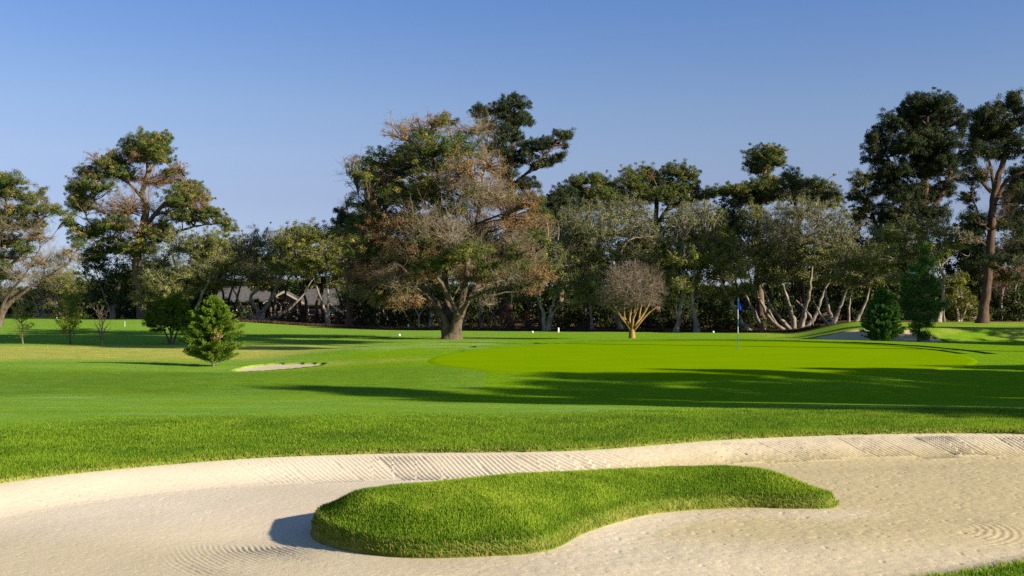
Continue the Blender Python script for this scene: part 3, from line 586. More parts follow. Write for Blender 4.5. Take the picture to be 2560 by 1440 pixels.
# --- tall pines
tree("pine_tree", "tall ragged pine rising behind the half dead pine, one long branch reaching right", 98, (1270, 822),
     [[(1270, 822, .5), (1268, 700, .40), (1272, 560, .30), (1278, 430, .22), (1283, 330, .13), (1275, 255, .05)], [(1278, 470, .2), (1310, 440, .14), (1350, 400, .10), (1400, 345, .05)], [(1280, 400, .12), (1240, 340, .08), (1205, 290, .04)]],
     L_('pined', (1275, 252, 26, 18), (1308, 262, 18, 16), (1245, 275, 30, 18), (1198, 280, 24, 22), (1218, 318, 34, 18), (1318, 302, 22, 14), (1272, 335, 40, 28), (1240, 375, 42, 22), (1290, 395, 44, 26), (1330, 368, 38, 15), (1370, 358, 32, 16), (1405, 335, 26, 12), (1422, 345, 12, 9), (1392, 398, 18, 10), (1350, 412, 22, 11), (1262, 432, 36, 22), (1312, 462, 40, 16), (1265, 290, 30, 22), (1290, 300, 22, 18), (1410, 385, 10, 8), (1375, 410, 9, 7))
     + L_('pine', (1335, 500, 32, 26), (1350, 545, 40, 26), (1325, 600, 44, 32), (1360, 520, 26, 26), (1270, 500, 40, 26), (1300, 560, 40, 30), dn=.8), B_PINER, 102, fork=6, limb=.07)
tree("pine_tree", "tallest tree on the left, a broad domed pine with a see-through middle", 112, (368, 800),
     [[(368, 802, .6), (350, 720, .50), (343, 650, .45), (358, 570, .40), (366, 520, .35), (356, 480, .28), (370, 430, .19), (362, 365, .09)], [(358, 570, .3), (400, 520, .2), (440, 480, .12), (480, 460, .05)], [(345, 650, .3), (300, 600, .2), (250, 590, .12), (215, 540, .06)], [(362, 500, .2), (310, 450, .12), (250, 430, .06)], [(345, 620, .3), (400, 600, .2), (470, 570, .12), (540, 560, .05)], [(366, 440, .15), (400, 400, .10), (430, 420, .05)]],
     L_('pine', (372, 352, 50, 24), (322, 362, 26, 20), (296, 398, 36, 24), (400, 392, 32, 26), (345, 385, 40, 22), (262, 412, 28, 15), (225, 432, 32, 18), (198, 470, 32, 24), (212, 512, 40, 26), (245, 462, 40, 22), (185, 500, 18, 16), (470, 470, 42, 22), (508, 492, 24, 16), (445, 500, 44, 28), (470, 540, 50, 22), (525, 530, 30, 14), (555, 552, 24, 13), (575, 572, 20, 12), (200, 588, 28, 20), (238, 575, 30, 24), (290, 560, 46, 22), (415, 345, 14, 16), (380, 370, 46, 20), (300, 430, 34, 18), (430, 430, 24, 12), (400, 585, 50, 26), (350, 620, 50, 26), (228, 640, 36, 26), (280, 620, 40, 24), (180, 560, 18, 12), dn=.95)
     + L_('brown', (425, 445, 40, 24), (330, 440, 50, 30), (452, 420, 24, 18), (500, 520, 30, 18), (250, 440, 36, 14), (310, 520, 60, 30), (360, 580, 50, 26), (420, 530, 40, 20), (385, 455, 40, 20), (250, 400, 36, 20), (200, 450, 30, 20), (350, 400, 40, 20), (480, 490, 40, 20), dn=.5)
     + L_('bare', (320, 500, 60, 60), (410, 450, 50, 50), (300, 560, 60, 40), (420, 550, 50, 40), (370, 500, 60, 60), (260, 520, 40, 40), dn=.35), B_PINE, 103, fork=6, twigm=B_TWIG, limb=.09)
tree("leaning_pine", "pine cut off by the left edge, sparse tufts above long bare grey branches sweeping right", 88, (-8, 805),
     [[(-8, 806, .42), (6, 780, .36), (30, 752, .24), (70, 722, .15), (120, 690, .09), (175, 655, .04)], [(-10, 806, .5), (-20, 740, .35), (-10, 640, .25), (10, 540, .15), (20, 450, .06)], [(0, 790, .3, -1), (15, 745, .16, -1.5), (60, 690, .10, -2), (100, 620, .05, -2)], [(-15, 700, .25), (40, 650, .14), (80, 590, .09), (120, 530, .04)]],
     L_('pine', (32, 448, 42, 20), (-20, 450, 50, 24), (5, 480, 60, 22), (80, 520, 40, 17), (105, 478, 14, 9), (122, 522, 20, 12), (50, 560, 50, 18), (10, 600, 60, 22), (60, 622, 36, 14), (140, 520, 16, 10), (165, 548, 22, 14), (-30, 540, 50, 30), (20, 530, 40, 16), (-20, 650, 50, 20), (75, 495, 30, 15), (95, 560, 26, 12), (195, 610, 20, 13), (150, 640, 12, 8), (10, 740 - 50, 40, 14), dn=.8)
     + L_('brown', (55, 530, 40, 24), (100, 590, 40, 18), (30, 640, 50, 30), (170, 625, 20, 10), (20, 490, 40, 20), (90, 660, 40, 20), dn=.22)
     + L_('bare', (110, 650, 80, 36), (80, 590, 60, 50), (50, 690, 70, 40), (150, 655, 50, 30), (20, 560, 60, 60), (90, 530, 50, 40), (180, 640, 30, 26), (120, 690, 60, 24), (30, 730, 50, 26), dn=.55), B_OLD, 104, fork=1.5, twigm=B_TWIG, limb=.07, leafscale=.9)
tree("pine_tree", "massive dark dense pine on the right whose flat-topped crown hides nearly all its trunk", 92, (2312, 812),
     [[(2312, 814, .55), (2308, 650, .45), (2312, 500, .36), (2312, 400, .28), (2318, 290, .14)], [(2310, 560, .3), (2350, 490, .2), (2390, 400, .08)], [(2310, 520, .3), (2250, 450, .2), (2210, 380, .08)]],
     L_('pined', (2330, 255, 50, 22), (2280, 268, 36, 22), (2370, 268, 34, 22), (2400, 300, 26, 18), (2310, 300, 80, 30), (2228, 308, 40, 24), (2195, 352, 34, 24), (2265, 368, 66, 30), (2355, 350, 56, 32), (2412, 318, 16, 12), (2236, 425, 60, 32), (2318, 425, 70, 28), (2372, 405, 34, 24), (2212, 468, 42, 26), (2290, 488, 66, 30), (2358, 476, 34, 24), (2240, 525, 50, 26), (2335, 535, 42, 24), (2205, 545, 34, 18), (2175, 340, 14, 14), (2180, 395, 28, 22), (2300, 345, 60, 28), (2260, 480, 50, 30), (2330, 390, 60, 30), (2290, 250, 20, 14), (2395, 445, 16, 14), (2290, 560, 60, 18)), B_PINER, 105, fork=5, dens=1.0)
tree("pine_tree", "smaller pine with browning top leaning out on the left of the dark dense pine", 98, (2172, 815),
     [[(2190, 815, .3), (2195, 640, .22), (2190, 560, .16), (2160, 480, .06)]],
     L_('pine', (2150, 452, 26, 18), (2178, 440, 20, 12), (2135, 490, 22, 20), (2162, 515, 28, 20), (2142, 540, 22, 14), (2180, 480, 22, 18)) + L_('brown', (2135, 470, 14, 12), (2120 + 30, 530, 22, 18), (2145, 560, 22, 14), dn=.6), B_PINER, 106, fork=6)
tree("pine_tree", "tall pine with a long bare reddish trunk near the right edge", 75, (2455, 806),
     [[(2455, 808, .36), (2466, 720, .30), (2476, 600, .27), (2483, 500, .23), (2503, 420, .20), (2522, 350, .13), (2543, 262, .05)], [(2483, 510, .22), (2515, 455, .15), (2560, 430, .09), (2600, 400, .05)], [(2480, 560, .15), (2450, 540, .08), (2436, 505, .05)], [(2478, 480, .15), (2440, 440, .10), (2425, 425, .05)], [(2487, 480, .16), (2476, 420, .10), (2462, 360, .05)]],
     L_('pined', (2540, 245, 26, 18), (2512, 262, 28, 18), (2478, 275, 30, 24), (2443, 288, 22, 13), (2462, 312, 32, 22), (2500, 312, 40, 22), (2435, 345, 24, 18), (2460, 372, 46, 24), (2440, 325, 18, 14), (2530, 350, 36, 24), (2545, 300, 30, 26), (2420, 398, 26, 20), (2432, 440, 32, 20), (2540, 455, 30, 26), (2422, 492, 26, 14), (2560, 500, 26, 24), (2425, 540, 30, 12), (2455, 560, 50, 18), (2525, 565, 44, 18), (2565, 370, 30, 30), (2500, 385, 40, 18), (2480, 340, 40, 22), (2550, 620, 40, 20), (2490, 650, 40, 14, -1.5), (2525, 690, 36, 15, 1), (2438, 620, 20, 12), (2600, 420, 40, 30), (2590, 280, 40, 30))
     + L_('brown', (2500, 700, 26, 12), (2470, 690, 20, 10), (2540, 740 - 60, 30, 18), (2470, 430, 20, 14), dn=.5) + L_('bare', (2470, 440, 40, 40), (2520, 500, 40, 40), (2530, 620, 50, 40), (2490, 540, 40, 30), dn=.6), B_PINER, 107, fork=4, twigm=B_OLD, limb=.07, leafscale=.9)
tree("pine_tree", "dark pine behind the right edge filling the sky gap beside the tall reddish trunk", 92, (2570, 806),
     [[(2570, 808, .4), (2575, 650, .3), (2580, 500, .2), (2575, 420, .1)]],
     auto_lobes(2580, 520, 75, 110, 14, 'pined', 9) + L_('pine', (2540, 430, 24, 18), (2530, 480, 26, 22), (2520, 540, 30, 22)), B_PINER, 108, fork=5)
# pines standing behind the oak belt
tree("pine_tree", "pine with a rounded separate top knot above the oaks, right of centre", 106, (1905, 822),
     [[(1905, 824, .4), (1895, 650, .32), (1900, 520, .24), (1908, 450, .16), (1918, 390, .07)], [(1898, 540, .2), (1860, 490, .12), (1800, 478, .05)]],
     L_('pine', (1912, 385, 46, 24), (1888, 408, 30, 18), (1938, 378, 24, 14), (1930, 405, 34, 15), (1905, 425, 34, 12), (1895, 470, 52, 16), (1838, 475, 44, 15), (1795, 480, 34, 12), (1770, 492, 18, 9), (1930, 488, 44, 20), (1870, 500, 60, 18), (1925, 450, 30, 12)), B_PINE, 109, fork=6)
tree("pine_tree", "low wide pine with drooping right shoulder just right of the round topped pine", 101, (2000, 822),
     [[(2005, 824, .4), (2000, 650, .3), (1990, 540, .2), (1980, 460, .07)], [(1995, 560, .2), (2040, 500, .12), (2090, 490, .04)]],
     L_('pine', (1975, 436, 26, 14), (1965, 462, 34, 18), (2005, 458, 32, 14), (2050, 462, 38, 18), (2082, 482, 24, 14), (2040, 490, 44, 16), (1990, 492, 44, 18), (2100, 500, 12, 8), (2060, 510, 44, 14), dn=.85) + L_('brown', (2005, 470, 30, 14), dn=.4) + L_('bare', (1990, 480, 36, 28), dn=.8), B_PINE, 110, fork=6, twigm=B_TWIG)
tree("pine_tree", "wide flat topped pine with faint brown tips behind the silvery oaks", 108, (1640, 820),
     [[(1640, 822, .4), (1645, 650, .32), (1640, 540, .24), (1650, 440, .1)], [(1642, 560, .2), (1690, 490, .12), (1725, 440, .05)], [(1642, 580, .2), (1590, 500, .12), (1560, 450, .05)]],
     L_('pine', (1600, 435, 34, 20), (1572, 455, 36, 24), (1618, 425, 14, 12), (1650, 445, 34, 22), (1690, 428, 34, 20), (1722, 432, 24, 20), (1735, 462, 18, 16), (1700, 470, 40, 24), (1640, 490, 50, 22), (1580, 495, 44, 24), (1750, 490, 26, 16), (1700, 505, 44, 18), (1605, 465, 34, 18)) + L_('brown', (1630, 440, 12, 10), (1660, 470, 26, 14), (1750, 520, 16, 10), (1600, 480, 20, 12), dn=.4), B_PINE, 111, fork=6)
tree("pine_tree", "small grey green pine left of the wide flat topped pine", 106, (1455, 822),
     [[(1455, 824, .3), (1460, 640, .24), (1470, 540, .18), (1480, 460, .06)]],
     L_('pine', (1440, 452, 24, 15), (1475, 448, 28, 14), (1510, 455, 26, 16), (1450, 482, 32, 20), (1498, 485, 36, 22), (1470, 515, 44, 20), (1530, 480, 28, 22), (1540, 505, 30, 22), (1432, 478, 16, 16)), B_PINE, 112, fork=6)
tree("pine_tree", "dark bushy pine top just right of the half dead pine", 100, (1400, 824),
     [[(1400, 826, .3), (1402, 660, .22), (1405, 520, .08)]],
     L_('pined', (1410, 482, 34, 15), (1392, 500, 34, 18), (1425, 508, 22, 18), (1400, 535, 44, 22), (1380, 560, 36, 24), (1360, 600, 30, 30), (1420, 560, 40, 24)), B_PINE, 113, fork=5)
tree("pine_tree", "slim dark pine with a dead leading shoot left of the half dead pine", 108, (872, 812),
     [[(872, 814, .3), (874, 660, .22), (872, 560, .12), (862, 488, .02)]],
     L_('pined', (848, 528, 16, 13), (872, 545, 28, 14), (850, 560, 22, 16), (880, 590, 36, 24), (860, 620, 36, 24), (895, 640, 36, 30), (845, 590, 24, 20), (890, 560, 24, 14)) + L_('bare', (868, 510, 14, 24), dn=1), B_PINE, 114, fork=5, twigm=B_OLD)

# --- oak belt (front row)
def oak(label, D, base, stems, lobes, seed, **kw):
    return tree("oak_tree", label, D, base, stems, lobes, kw.pop('bark', B_OAK), seed, group="old oaks along the edge of the woods", gnarl=kw.pop('gnarl', .13), limb=kw.pop('limb', .11), fork=kw.pop('fork', 1.4), twigm=kw.pop('twigm', B_TWIG), **kw)
oak("dark oak in front of the tall domed pine, its crown hanging over the round shrub", 108, (470, 803),
    [[(472, 805, .35), (465, 760, .26), (450, 700, .18), (430, 640, .08)], [(474, 803, .3), (500, 750, .2), (530, 680, .1)]],
    L_('oak', (400, 650, 46, 36), (452, 612, 50, 34), (505, 615, 46, 36), (480, 672, 60, 38), (548, 640, 40, 40), (410, 705, 46, 34), (535, 598, 36, 26), (380, 690, 34, 36), (520, 700, 50, 36), (440, 735, 50, 22), (360, 740, 34, 28), (560, 690, 30, 34)), 201)
oak("low dark trees under the left half of the tall domed pine", 114, (282, 800),
    [[(282, 802, .35), (288, 760, .28), (300, 710, .18), (310, 650, .06)], [(284, 800, .25), (262, 740, .15), (240, 680, .06)], [(345, 800, .2), (343, 740, .12), (340, 680, .05)]],
    L_('bush', (240, 660, 34, 30), (290, 680, 46, 34), (335, 700, 40, 34), (262, 720, 46, 26), (215, 700, 26, 26), (320, 745, 46, 24), (350, 670, 34, 30), (228, 745, 20, 20), (370, 760, 30, 22)), 202)
oak("greyish oak whose thick trunks sprawl on the ground before the white gabled house", 112, (648, 806),
    [[(648, 808, .42), (645, 780, .34), (628, 745, .25), (648, 715, .2), (640, 680, .12), (625, 640, .05)], [(650, 808, .42), (662, 775, .34), (685, 735, .24), (695, 700, .17), (712, 665, .06)], [(655, 806, .35), (690, 790, .25), (735, 762, .2), (770, 720, .13), (790, 680, .05)], [(645, 806, .3), (612, 780, .18), (590, 735, .12), (570, 700, .05)]],
    L_('oaks', (618, 622, 40, 32), (655, 600, 42, 28), (612, 665, 44, 36), (665, 640, 46, 34), (700, 600, 34, 26), (590, 640, 26, 30), (640, 690, 44, 24), (590, 700, 30, 28)) + L_('oak', (700, 650, 40, 30), (575, 620, 24, 28)) + L_('bare', (620, 690, 50, 26), (680, 690, 50, 26), dn=.5), 203)
oak("green topped oak with a pale slim forked trunk lit by the sun", 104, (822, 815),
    [[(822, 816, .34), (815, 785, .24), (800, 740, .17), (785, 690, .12), (775, 640, .05)], [(822, 812, .28), (821, 760, .19), (818, 700, .14), (815, 640, .06)], [(860, 785, .14), (835, 768, .16), (822, 758, .16)], [(818, 700, .12), (842, 660, .06)]],
    L_('oakg', (725, 602, 44, 28), (780, 582, 56, 24), (840, 598, 46, 28), (745, 640, 54, 34), (805, 632, 56, 34), (862, 642, 36, 32), (700, 632, 28, 28), (765, 672, 44, 24), (850, 675, 34, 18), (755, 590, 50, 24), (690, 665, 30, 22)), 204)
oak("shadowed brownish oak between the pale forked oak and the half dead pine", 106, (940, 815),
    [[(985, 812, .25), (960, 770, .2), (920, 735, .16), (880, 700, .06)], [(930, 812, .2), (945, 765, .16), (990, 700, .06)]],
    L_('oak', (900, 690, 44, 34), (950, 720, 46, 30), (1000, 700, 44, 30), (880, 730, 36, 26), (1020, 740, 40, 24), (930, 660, 50, 30), (870, 680, 40, 30)) + L_('bare', (900, 740, 60, 26), (960, 760, 50, 22), dn=.8), 205, twigm=B_OLD)
oak("slim pale oak trunks seen through the low left branches of the half dead pine", 100, (1065, 818),
    [[(1048, 818, .16), (1046, 790, .12), (1030, 760, .09), (1010, 740, .04)], [(1075, 822, .24), (1078, 790, .2), (1082, 750, .14), (1085, 700, .05)], [(1046, 790, .10), (1066, 762, .06), (1075, 720, .03)]],
    L_('oak', (1020, 720, 40, 22), (1070, 710, 46, 26), (1110, 690, 40, 30), (1060, 660, 50, 30)), 206)
oak("pale crooked oak trunk just right of the half dead pine", 98, (1175, 820),
    [[(1152, 820, .22), (1160, 790, .18), (1172, 755, .14), (1185, 720, .05)], [(1205, 818, .24), (1200, 785, .2), (1208, 750, .17), (1235, 730, .12), (1262, 700, .04)], [(1215, 812, .12), (1235, 780, .06)]],
    L_('oak', (1200, 690, 46, 28), (1250, 680, 50, 34), (1300, 700, 50, 34), (1160, 680, 44, 30), (1340, 660, 40, 40), (1290, 740, 40, 22)), 207)
oak("oak with a short bright forked trunk, first big oak right of the half dead pine", 88, (1366, 826),
    [[(1362, 828, .30), (1358, 790, .22), (1350, 760, .15), (1330, 700, .05)], [(1368, 828, .3), (1376, 790, .24), (1384, 755, .17), (1400, 700, .12), (1420, 640, .05)], [(1370, 822, .2), (1382, 785, .15), (1402, 762, .10), (1420, 740, .04)]],
    L_('oaks', (1440, 548, 44, 34), (1408, 575, 36, 34), (1480, 560, 50, 36), (1425, 610, 46, 38)) + L_('oak', (1420, 662, 46, 36), (1470, 640, 50, 40), (1450, 705, 50, 36), (1385, 650, 30, 40), (1395, 715, 34, 28), (1500, 700, 44, 40), (1350, 690, 30, 30), (1350, 640, 26, 36), (1470, 745, 40, 20)), 208)
oak("tall silvery oak with pale limbs showing high in its crown behind the leafless tree", 90, (1500, 830),
    [[(1480, 832, .22), (1478, 790, .17), (1470, 740, .10), (1455, 700, .04)], [(1555, 832, .4), (1540, 780, .32), (1530, 700, .24), (1548, 640, .17), (1575, 590, .11), (1590, 550, .05)], [(1535, 680, .16), (1520, 610, .10), (1500, 560, .04)]],
    L_('oaks', (1520, 535, 54, 32), (1575, 522, 46, 28), (1540, 575, 54, 34), (1490, 590, 44, 36), (1600, 548, 44, 34), (1622, 585, 36, 34)) + L_('oak', (1540, 632, 46, 34), (1590, 625, 44, 34), (1620, 650, 36, 40), (1640, 700, 40, 40), (1480, 660, 44, 40), (1520, 690, 50, 30), (1660, 745, 40, 26)), 209)
oak("big yellow-green oak with rounded foliage clumps hanging low to the left of the flag", 84, (1700, 832),
    [[(1742, 834, .32), (1738, 790, .26), (1730, 740, .2), (1740, 660, .1)], [(1690, 834, .28), (1700, 780, .22), (1712, 720, .14), (1700, 650, .05)], [(1875, 834, .3, 1), (1852, 800, .24, 1), (1830, 760, .2), (1800, 700, .1)]],
    L_('oaks', (1700, 545, 44, 32), (1740, 528, 46, 28), (1780, 545, 40, 30), (1690, 590, 40, 36)) + L_('oakg', (1748, 580, 50, 34), (1800, 592, 46, 36), (1838, 630, 44, 34), (1765, 632, 50, 34), (1710, 640, 40, 34), (1855, 675, 38, 32), (1800, 682, 54, 32), (1740, 690, 46, 30), (1705, 715, 36, 22), (1760, 728, 44, 22), (1815, 735, 40, 20), (1868, 718, 26, 22), (1680, 680, 30, 30), (1780, 650, 50, 30)), 210)
oak("dark stemmed oak leaning left beside the flag, thin trunks crossing behind it", 88, (1905, 832),
    [[(1912, 834, .26), (1890, 790, .2), (1868, 745, .15), (1850, 690, .06)], [(1965, 834, .28), (1930, 800, .22), (1900, 750, .15), (1885, 690, .06)], [(1955, 832, .2), (1915, 770, .15), (1880, 720, .1), (1870, 660, .05)]],
    L_('oak', (1888, 560, 40, 34), (1870, 610, 40, 36), (1915, 600, 46, 36), (1900, 650, 46, 34), (1925, 690, 44, 30), (1880, 530, 30, 28)), 211)
oak("largest silvery oak, wide pale grey crown over a fan of leaning white trunks", 86, (2000, 832),
    [[(1985, 834, .34), (1980, 790, .28), (1965, 740, .2), (1950, 690, .1)], [(2002, 834, .34), (2012, 780, .26), (2025, 720, .2), (2030, 650, .1)], [(2008, 834, .26), (2040, 790, .2), (2055, 740, .14), (2075, 700, .06)], [(1980, 832, .3), (1945, 790, .2), (1915, 745, .14), (1900, 700, .06)], [(2035, 832, .2), (2025, 790, .14), (1990, 750, .08)]],
    L_('oaks', (1935, 545, 48, 34), (1990, 522, 52, 30), (2045, 530, 48, 32), (2092, 552, 44, 36), (1960, 592, 52, 38), (2020, 580, 56, 38), (2075, 605, 48, 36), (2120, 595, 34, 34), (1975, 650, 46, 32), (2140, 640, 24, 30)) + L_('oak', (2030, 645, 50, 32), (2085, 658, 44, 32), (1930, 650, 40, 30), (2000, 692, 50, 22), (2065, 700, 44, 20), (1950, 695, 36, 20), (2120, 680, 40, 26)), 212)
oak("white trunked oak with stems spreading low just left of the bunker in the hillside", 82, (2075, 828),
    [[(2072, 830, .34), (2078, 800, .28), (2070, 765, .18), (2062, 720, .08)], [(2078, 828, .3), (2095, 785, .2), (2110, 740, .12), (2130, 690, .05)], [(2122, 824, .16), (2122, 780, .14), (2130, 720, .06)], [(2132, 824, .2), (2150, 790, .18), (2168, 740, .12), (2180, 680, .05)], [(2074, 820, .2), (2050, 785, .12), (2030, 740, .05)]],
    L_('oak', (2110, 650, 40, 28), (2150, 660, 40, 34), (2185, 640, 36, 34), (2090, 690, 34, 20), (2150, 705, 36, 22), (2190, 690, 36, 30)), 213)
oak("oak with one crooked bright white trunk rising from the grass crest behind the young pine", 78, (2342, 806),
    [[(2344, 808, .30), (2352, 775, .20), (2358, 735, .18), (2360, 700, .17), (2352, 672, .15), (2372, 645, .12), (2400, 625, .07), (2412, 600, .03)], [(2358, 720, .12), (2346, 690, .08), (2335, 660, .04)], [(2352, 672, .12), (2340, 640, .07), (2310, 600, .03)], [(2395, 628, .05), (2422, 640, .04), (2425, 610, .02)], [(2362, 806, .08), (2360, 775, .05), (2372, 755, .02)]],
    L_('oak', (2205, 590, 44, 28), (2250, 572, 46, 24), (2200, 640, 44, 36), (2250, 625, 50, 36), (2310, 640, 40, 28), (2230, 690, 40, 26)) + L_('oaks', (2300, 568, 46, 26), (2350, 572, 40, 24), (2325, 605, 44, 26), (2390, 582, 28, 18), (2425, 592, 20, 16)) + L_('oakg', (2380, 612, 36, 20), (2345, 635, 34, 18)), 214)
oak("yellowish green oak bush beside the crooked white trunk, in front of the reddish trunk", 82, (2395, 806),
    [[(2395, 808, .16), (2392, 770, .12), (2385, 720, .05)], [(2400, 808, .12), (2415, 770, .08), (2425, 740, .03)]],
    L_('oakg', (2390, 700, 30, 24), (2402, 735, 36, 26), (2425, 768, 34, 24), (2385, 765, 30, 24), (2365, 725, 20, 24), (2440, 790, 34, 14), (2400, 792, 30, 14)), 215)
# far-left pale trees, and the tangle on the right
oak("far pale oak with a cluster of slender trunks on the far left horizon", 128, (105, 797),
    [[(100, 798, .25), (92, 770, .18), (82, 745, .08)], [(106, 798, .25), (112, 765, .18), (108, 730, .08)], [(112, 798, .22), (128, 775, .15), (140, 755, .06)], [(98, 798, .2), (104, 775, .12), (95, 740, .05)]],
    L_('oak', (90, 730, 36, 22), (130, 720, 36, 24), (60, 745, 30, 20), (110, 705, 40, 20), (160, 735, 26, 20)) + L_('bare', (110, 750, 36, 16), dn=1), 216)
oak("far oak with one pale curving trunk behind the leafy sapling", 126, (165, 797),
    [[(148, 798, .2), (146, 770, .18), (140, 745, .1), (150, 710, .05)], [(190, 797, .14), (194, 770, .1), (205, 758, .05)]],
    L_('oakg', (180, 700, 34, 26), (205, 725, 24, 22), (155, 715, 34, 26), (150, 690, 30, 20)) + L_('oaks', (195, 745, 22, 16), (130, 760, 26, 16)), 217)
oak("far dark oak left of the far pale cluster of trunks, behind the leaning pine", 130, (30, 797),
    [[(34, 798, .2), (34, 775, .15), (45, 755, .06)], [(20, 798, .2), (10, 760, .1)]],
    L_('bush', (20, 750, 40, 22), (50, 735, 34, 22), (-20, 740, 44, 30), (60, 765, 26, 16), (0, 775, 40, 14)), 218)
oak("tangle of half dead oaks with rusty foliage in the shade behind the reddish trunk", 90, (2500, 804),
    [[(2500, 806, .25), (2505, 740, .18), (2520, 660, .08)], [(2540, 806, .2), (2535, 740, .12), (2550, 680, .05)]],
    L_('bush', (2500, 640, 46, 30), (2540, 610, 46, 30), (2430, 660, 34, 30), (2520, 740, 50, 34), (2560, 760, 40, 34), (2470, 780, 44, 22), (2580, 660, 40, 40), (2440, 700, 30, 30), (2540, 790, 50, 16)) + L_('brown', (2490, 690, 40, 26), (2550, 690, 36, 26), (2430, 600, 30, 20), dn=.4) + L_('bare', (2500, 700, 60, 50), (2550, 650, 40, 50), dn=.6), 219, twigm=B_OLD)
# second row: darker trees closing the belt
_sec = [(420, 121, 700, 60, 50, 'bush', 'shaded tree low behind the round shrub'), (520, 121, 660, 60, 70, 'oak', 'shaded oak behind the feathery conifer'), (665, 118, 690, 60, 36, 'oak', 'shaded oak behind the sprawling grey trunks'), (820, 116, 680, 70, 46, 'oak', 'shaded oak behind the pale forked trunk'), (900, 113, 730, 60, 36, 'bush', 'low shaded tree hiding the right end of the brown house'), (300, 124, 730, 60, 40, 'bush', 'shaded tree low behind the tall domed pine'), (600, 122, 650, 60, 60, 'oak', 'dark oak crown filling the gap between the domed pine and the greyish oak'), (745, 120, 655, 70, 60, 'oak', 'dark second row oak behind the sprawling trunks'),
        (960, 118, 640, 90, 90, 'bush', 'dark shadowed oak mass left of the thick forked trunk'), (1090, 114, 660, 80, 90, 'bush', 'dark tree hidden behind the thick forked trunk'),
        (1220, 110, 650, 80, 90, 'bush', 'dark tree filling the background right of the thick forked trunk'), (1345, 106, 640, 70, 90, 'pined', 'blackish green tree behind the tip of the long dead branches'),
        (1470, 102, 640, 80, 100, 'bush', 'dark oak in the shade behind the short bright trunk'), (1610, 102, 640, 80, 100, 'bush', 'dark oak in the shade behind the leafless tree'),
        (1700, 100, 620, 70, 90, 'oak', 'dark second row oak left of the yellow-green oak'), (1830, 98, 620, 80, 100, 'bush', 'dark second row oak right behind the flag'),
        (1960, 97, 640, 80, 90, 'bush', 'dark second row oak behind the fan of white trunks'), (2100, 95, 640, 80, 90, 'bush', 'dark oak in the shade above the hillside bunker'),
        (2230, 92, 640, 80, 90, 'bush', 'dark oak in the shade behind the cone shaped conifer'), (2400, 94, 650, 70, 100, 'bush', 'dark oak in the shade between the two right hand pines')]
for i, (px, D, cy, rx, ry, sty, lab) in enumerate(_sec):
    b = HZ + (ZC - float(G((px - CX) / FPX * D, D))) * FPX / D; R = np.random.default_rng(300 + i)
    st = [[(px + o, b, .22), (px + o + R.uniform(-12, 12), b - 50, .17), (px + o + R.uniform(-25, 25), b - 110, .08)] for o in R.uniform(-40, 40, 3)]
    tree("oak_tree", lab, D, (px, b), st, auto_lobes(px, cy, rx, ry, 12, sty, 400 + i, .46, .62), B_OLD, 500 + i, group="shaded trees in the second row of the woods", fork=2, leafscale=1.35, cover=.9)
# ------------------------------------------------------------------ bushes and dry brush under the trees
def bush(label, px, D, w, h, sty, seed, name="bush", group=None, cover=1.0, py=None):
    R = np.random.default_rng(seed); x0 = (px - CX) / FPX * D; b0 = np.array([x0, D, float(G(x0, D))]); h *= R.uniform(.62, 1.25); root = empty(name, b0, label, "bush", group)
    rc0, ls, asp, lpm, flat, kind, mat = STY[sty]; n = int(9 * w * h / rc0 ** 1.4 / 2)
    C = np.stack([x0 + R.normal(0, .38, n) * w, D + R.normal(0, .3, n) * w * .7, b0[2] + R.random(n) ** .8 * h], 1)
    C[:, 2] = b0[2] + (C[:, 2] - b0[2]) * np.exp(-((C[:, 0] - x0) / w / .75) ** 2)
    V, F, T = leaves(C, rc0 * R.uniform(.6, 1.2, n), int(lpm * rc0 ** 2 * 2.2 * cover), ls * 1.15, asp, R, flat, kind, np.clip(.4 + R.normal(0, .12, n), 0, 1))
    zf = G(V[:, 0], V[:, 1]); V[:, 2] = np.maximum(V[:, 2], zf + .01); mesh = Bag(); mesh.add(V, F, T)
    st = Bag(); m = max(5, n // 3); A = np.tile(b0 - [0, 0, .05], (m, 1)) + R.normal(0, .12, (m, 3)) * [w, w * .5, 0]; st.add(*tubes(bez(A, C[R.integers(0, n, m)], 4, .1, R, .08), np.broadcast_to(np.linspace(.04, .012, 4), (m, 4)), 4))
    st.build("stems", B_OLD, root, loc=b0); mesh.build("foliage", mat, root, smooth=False, loc=b0)
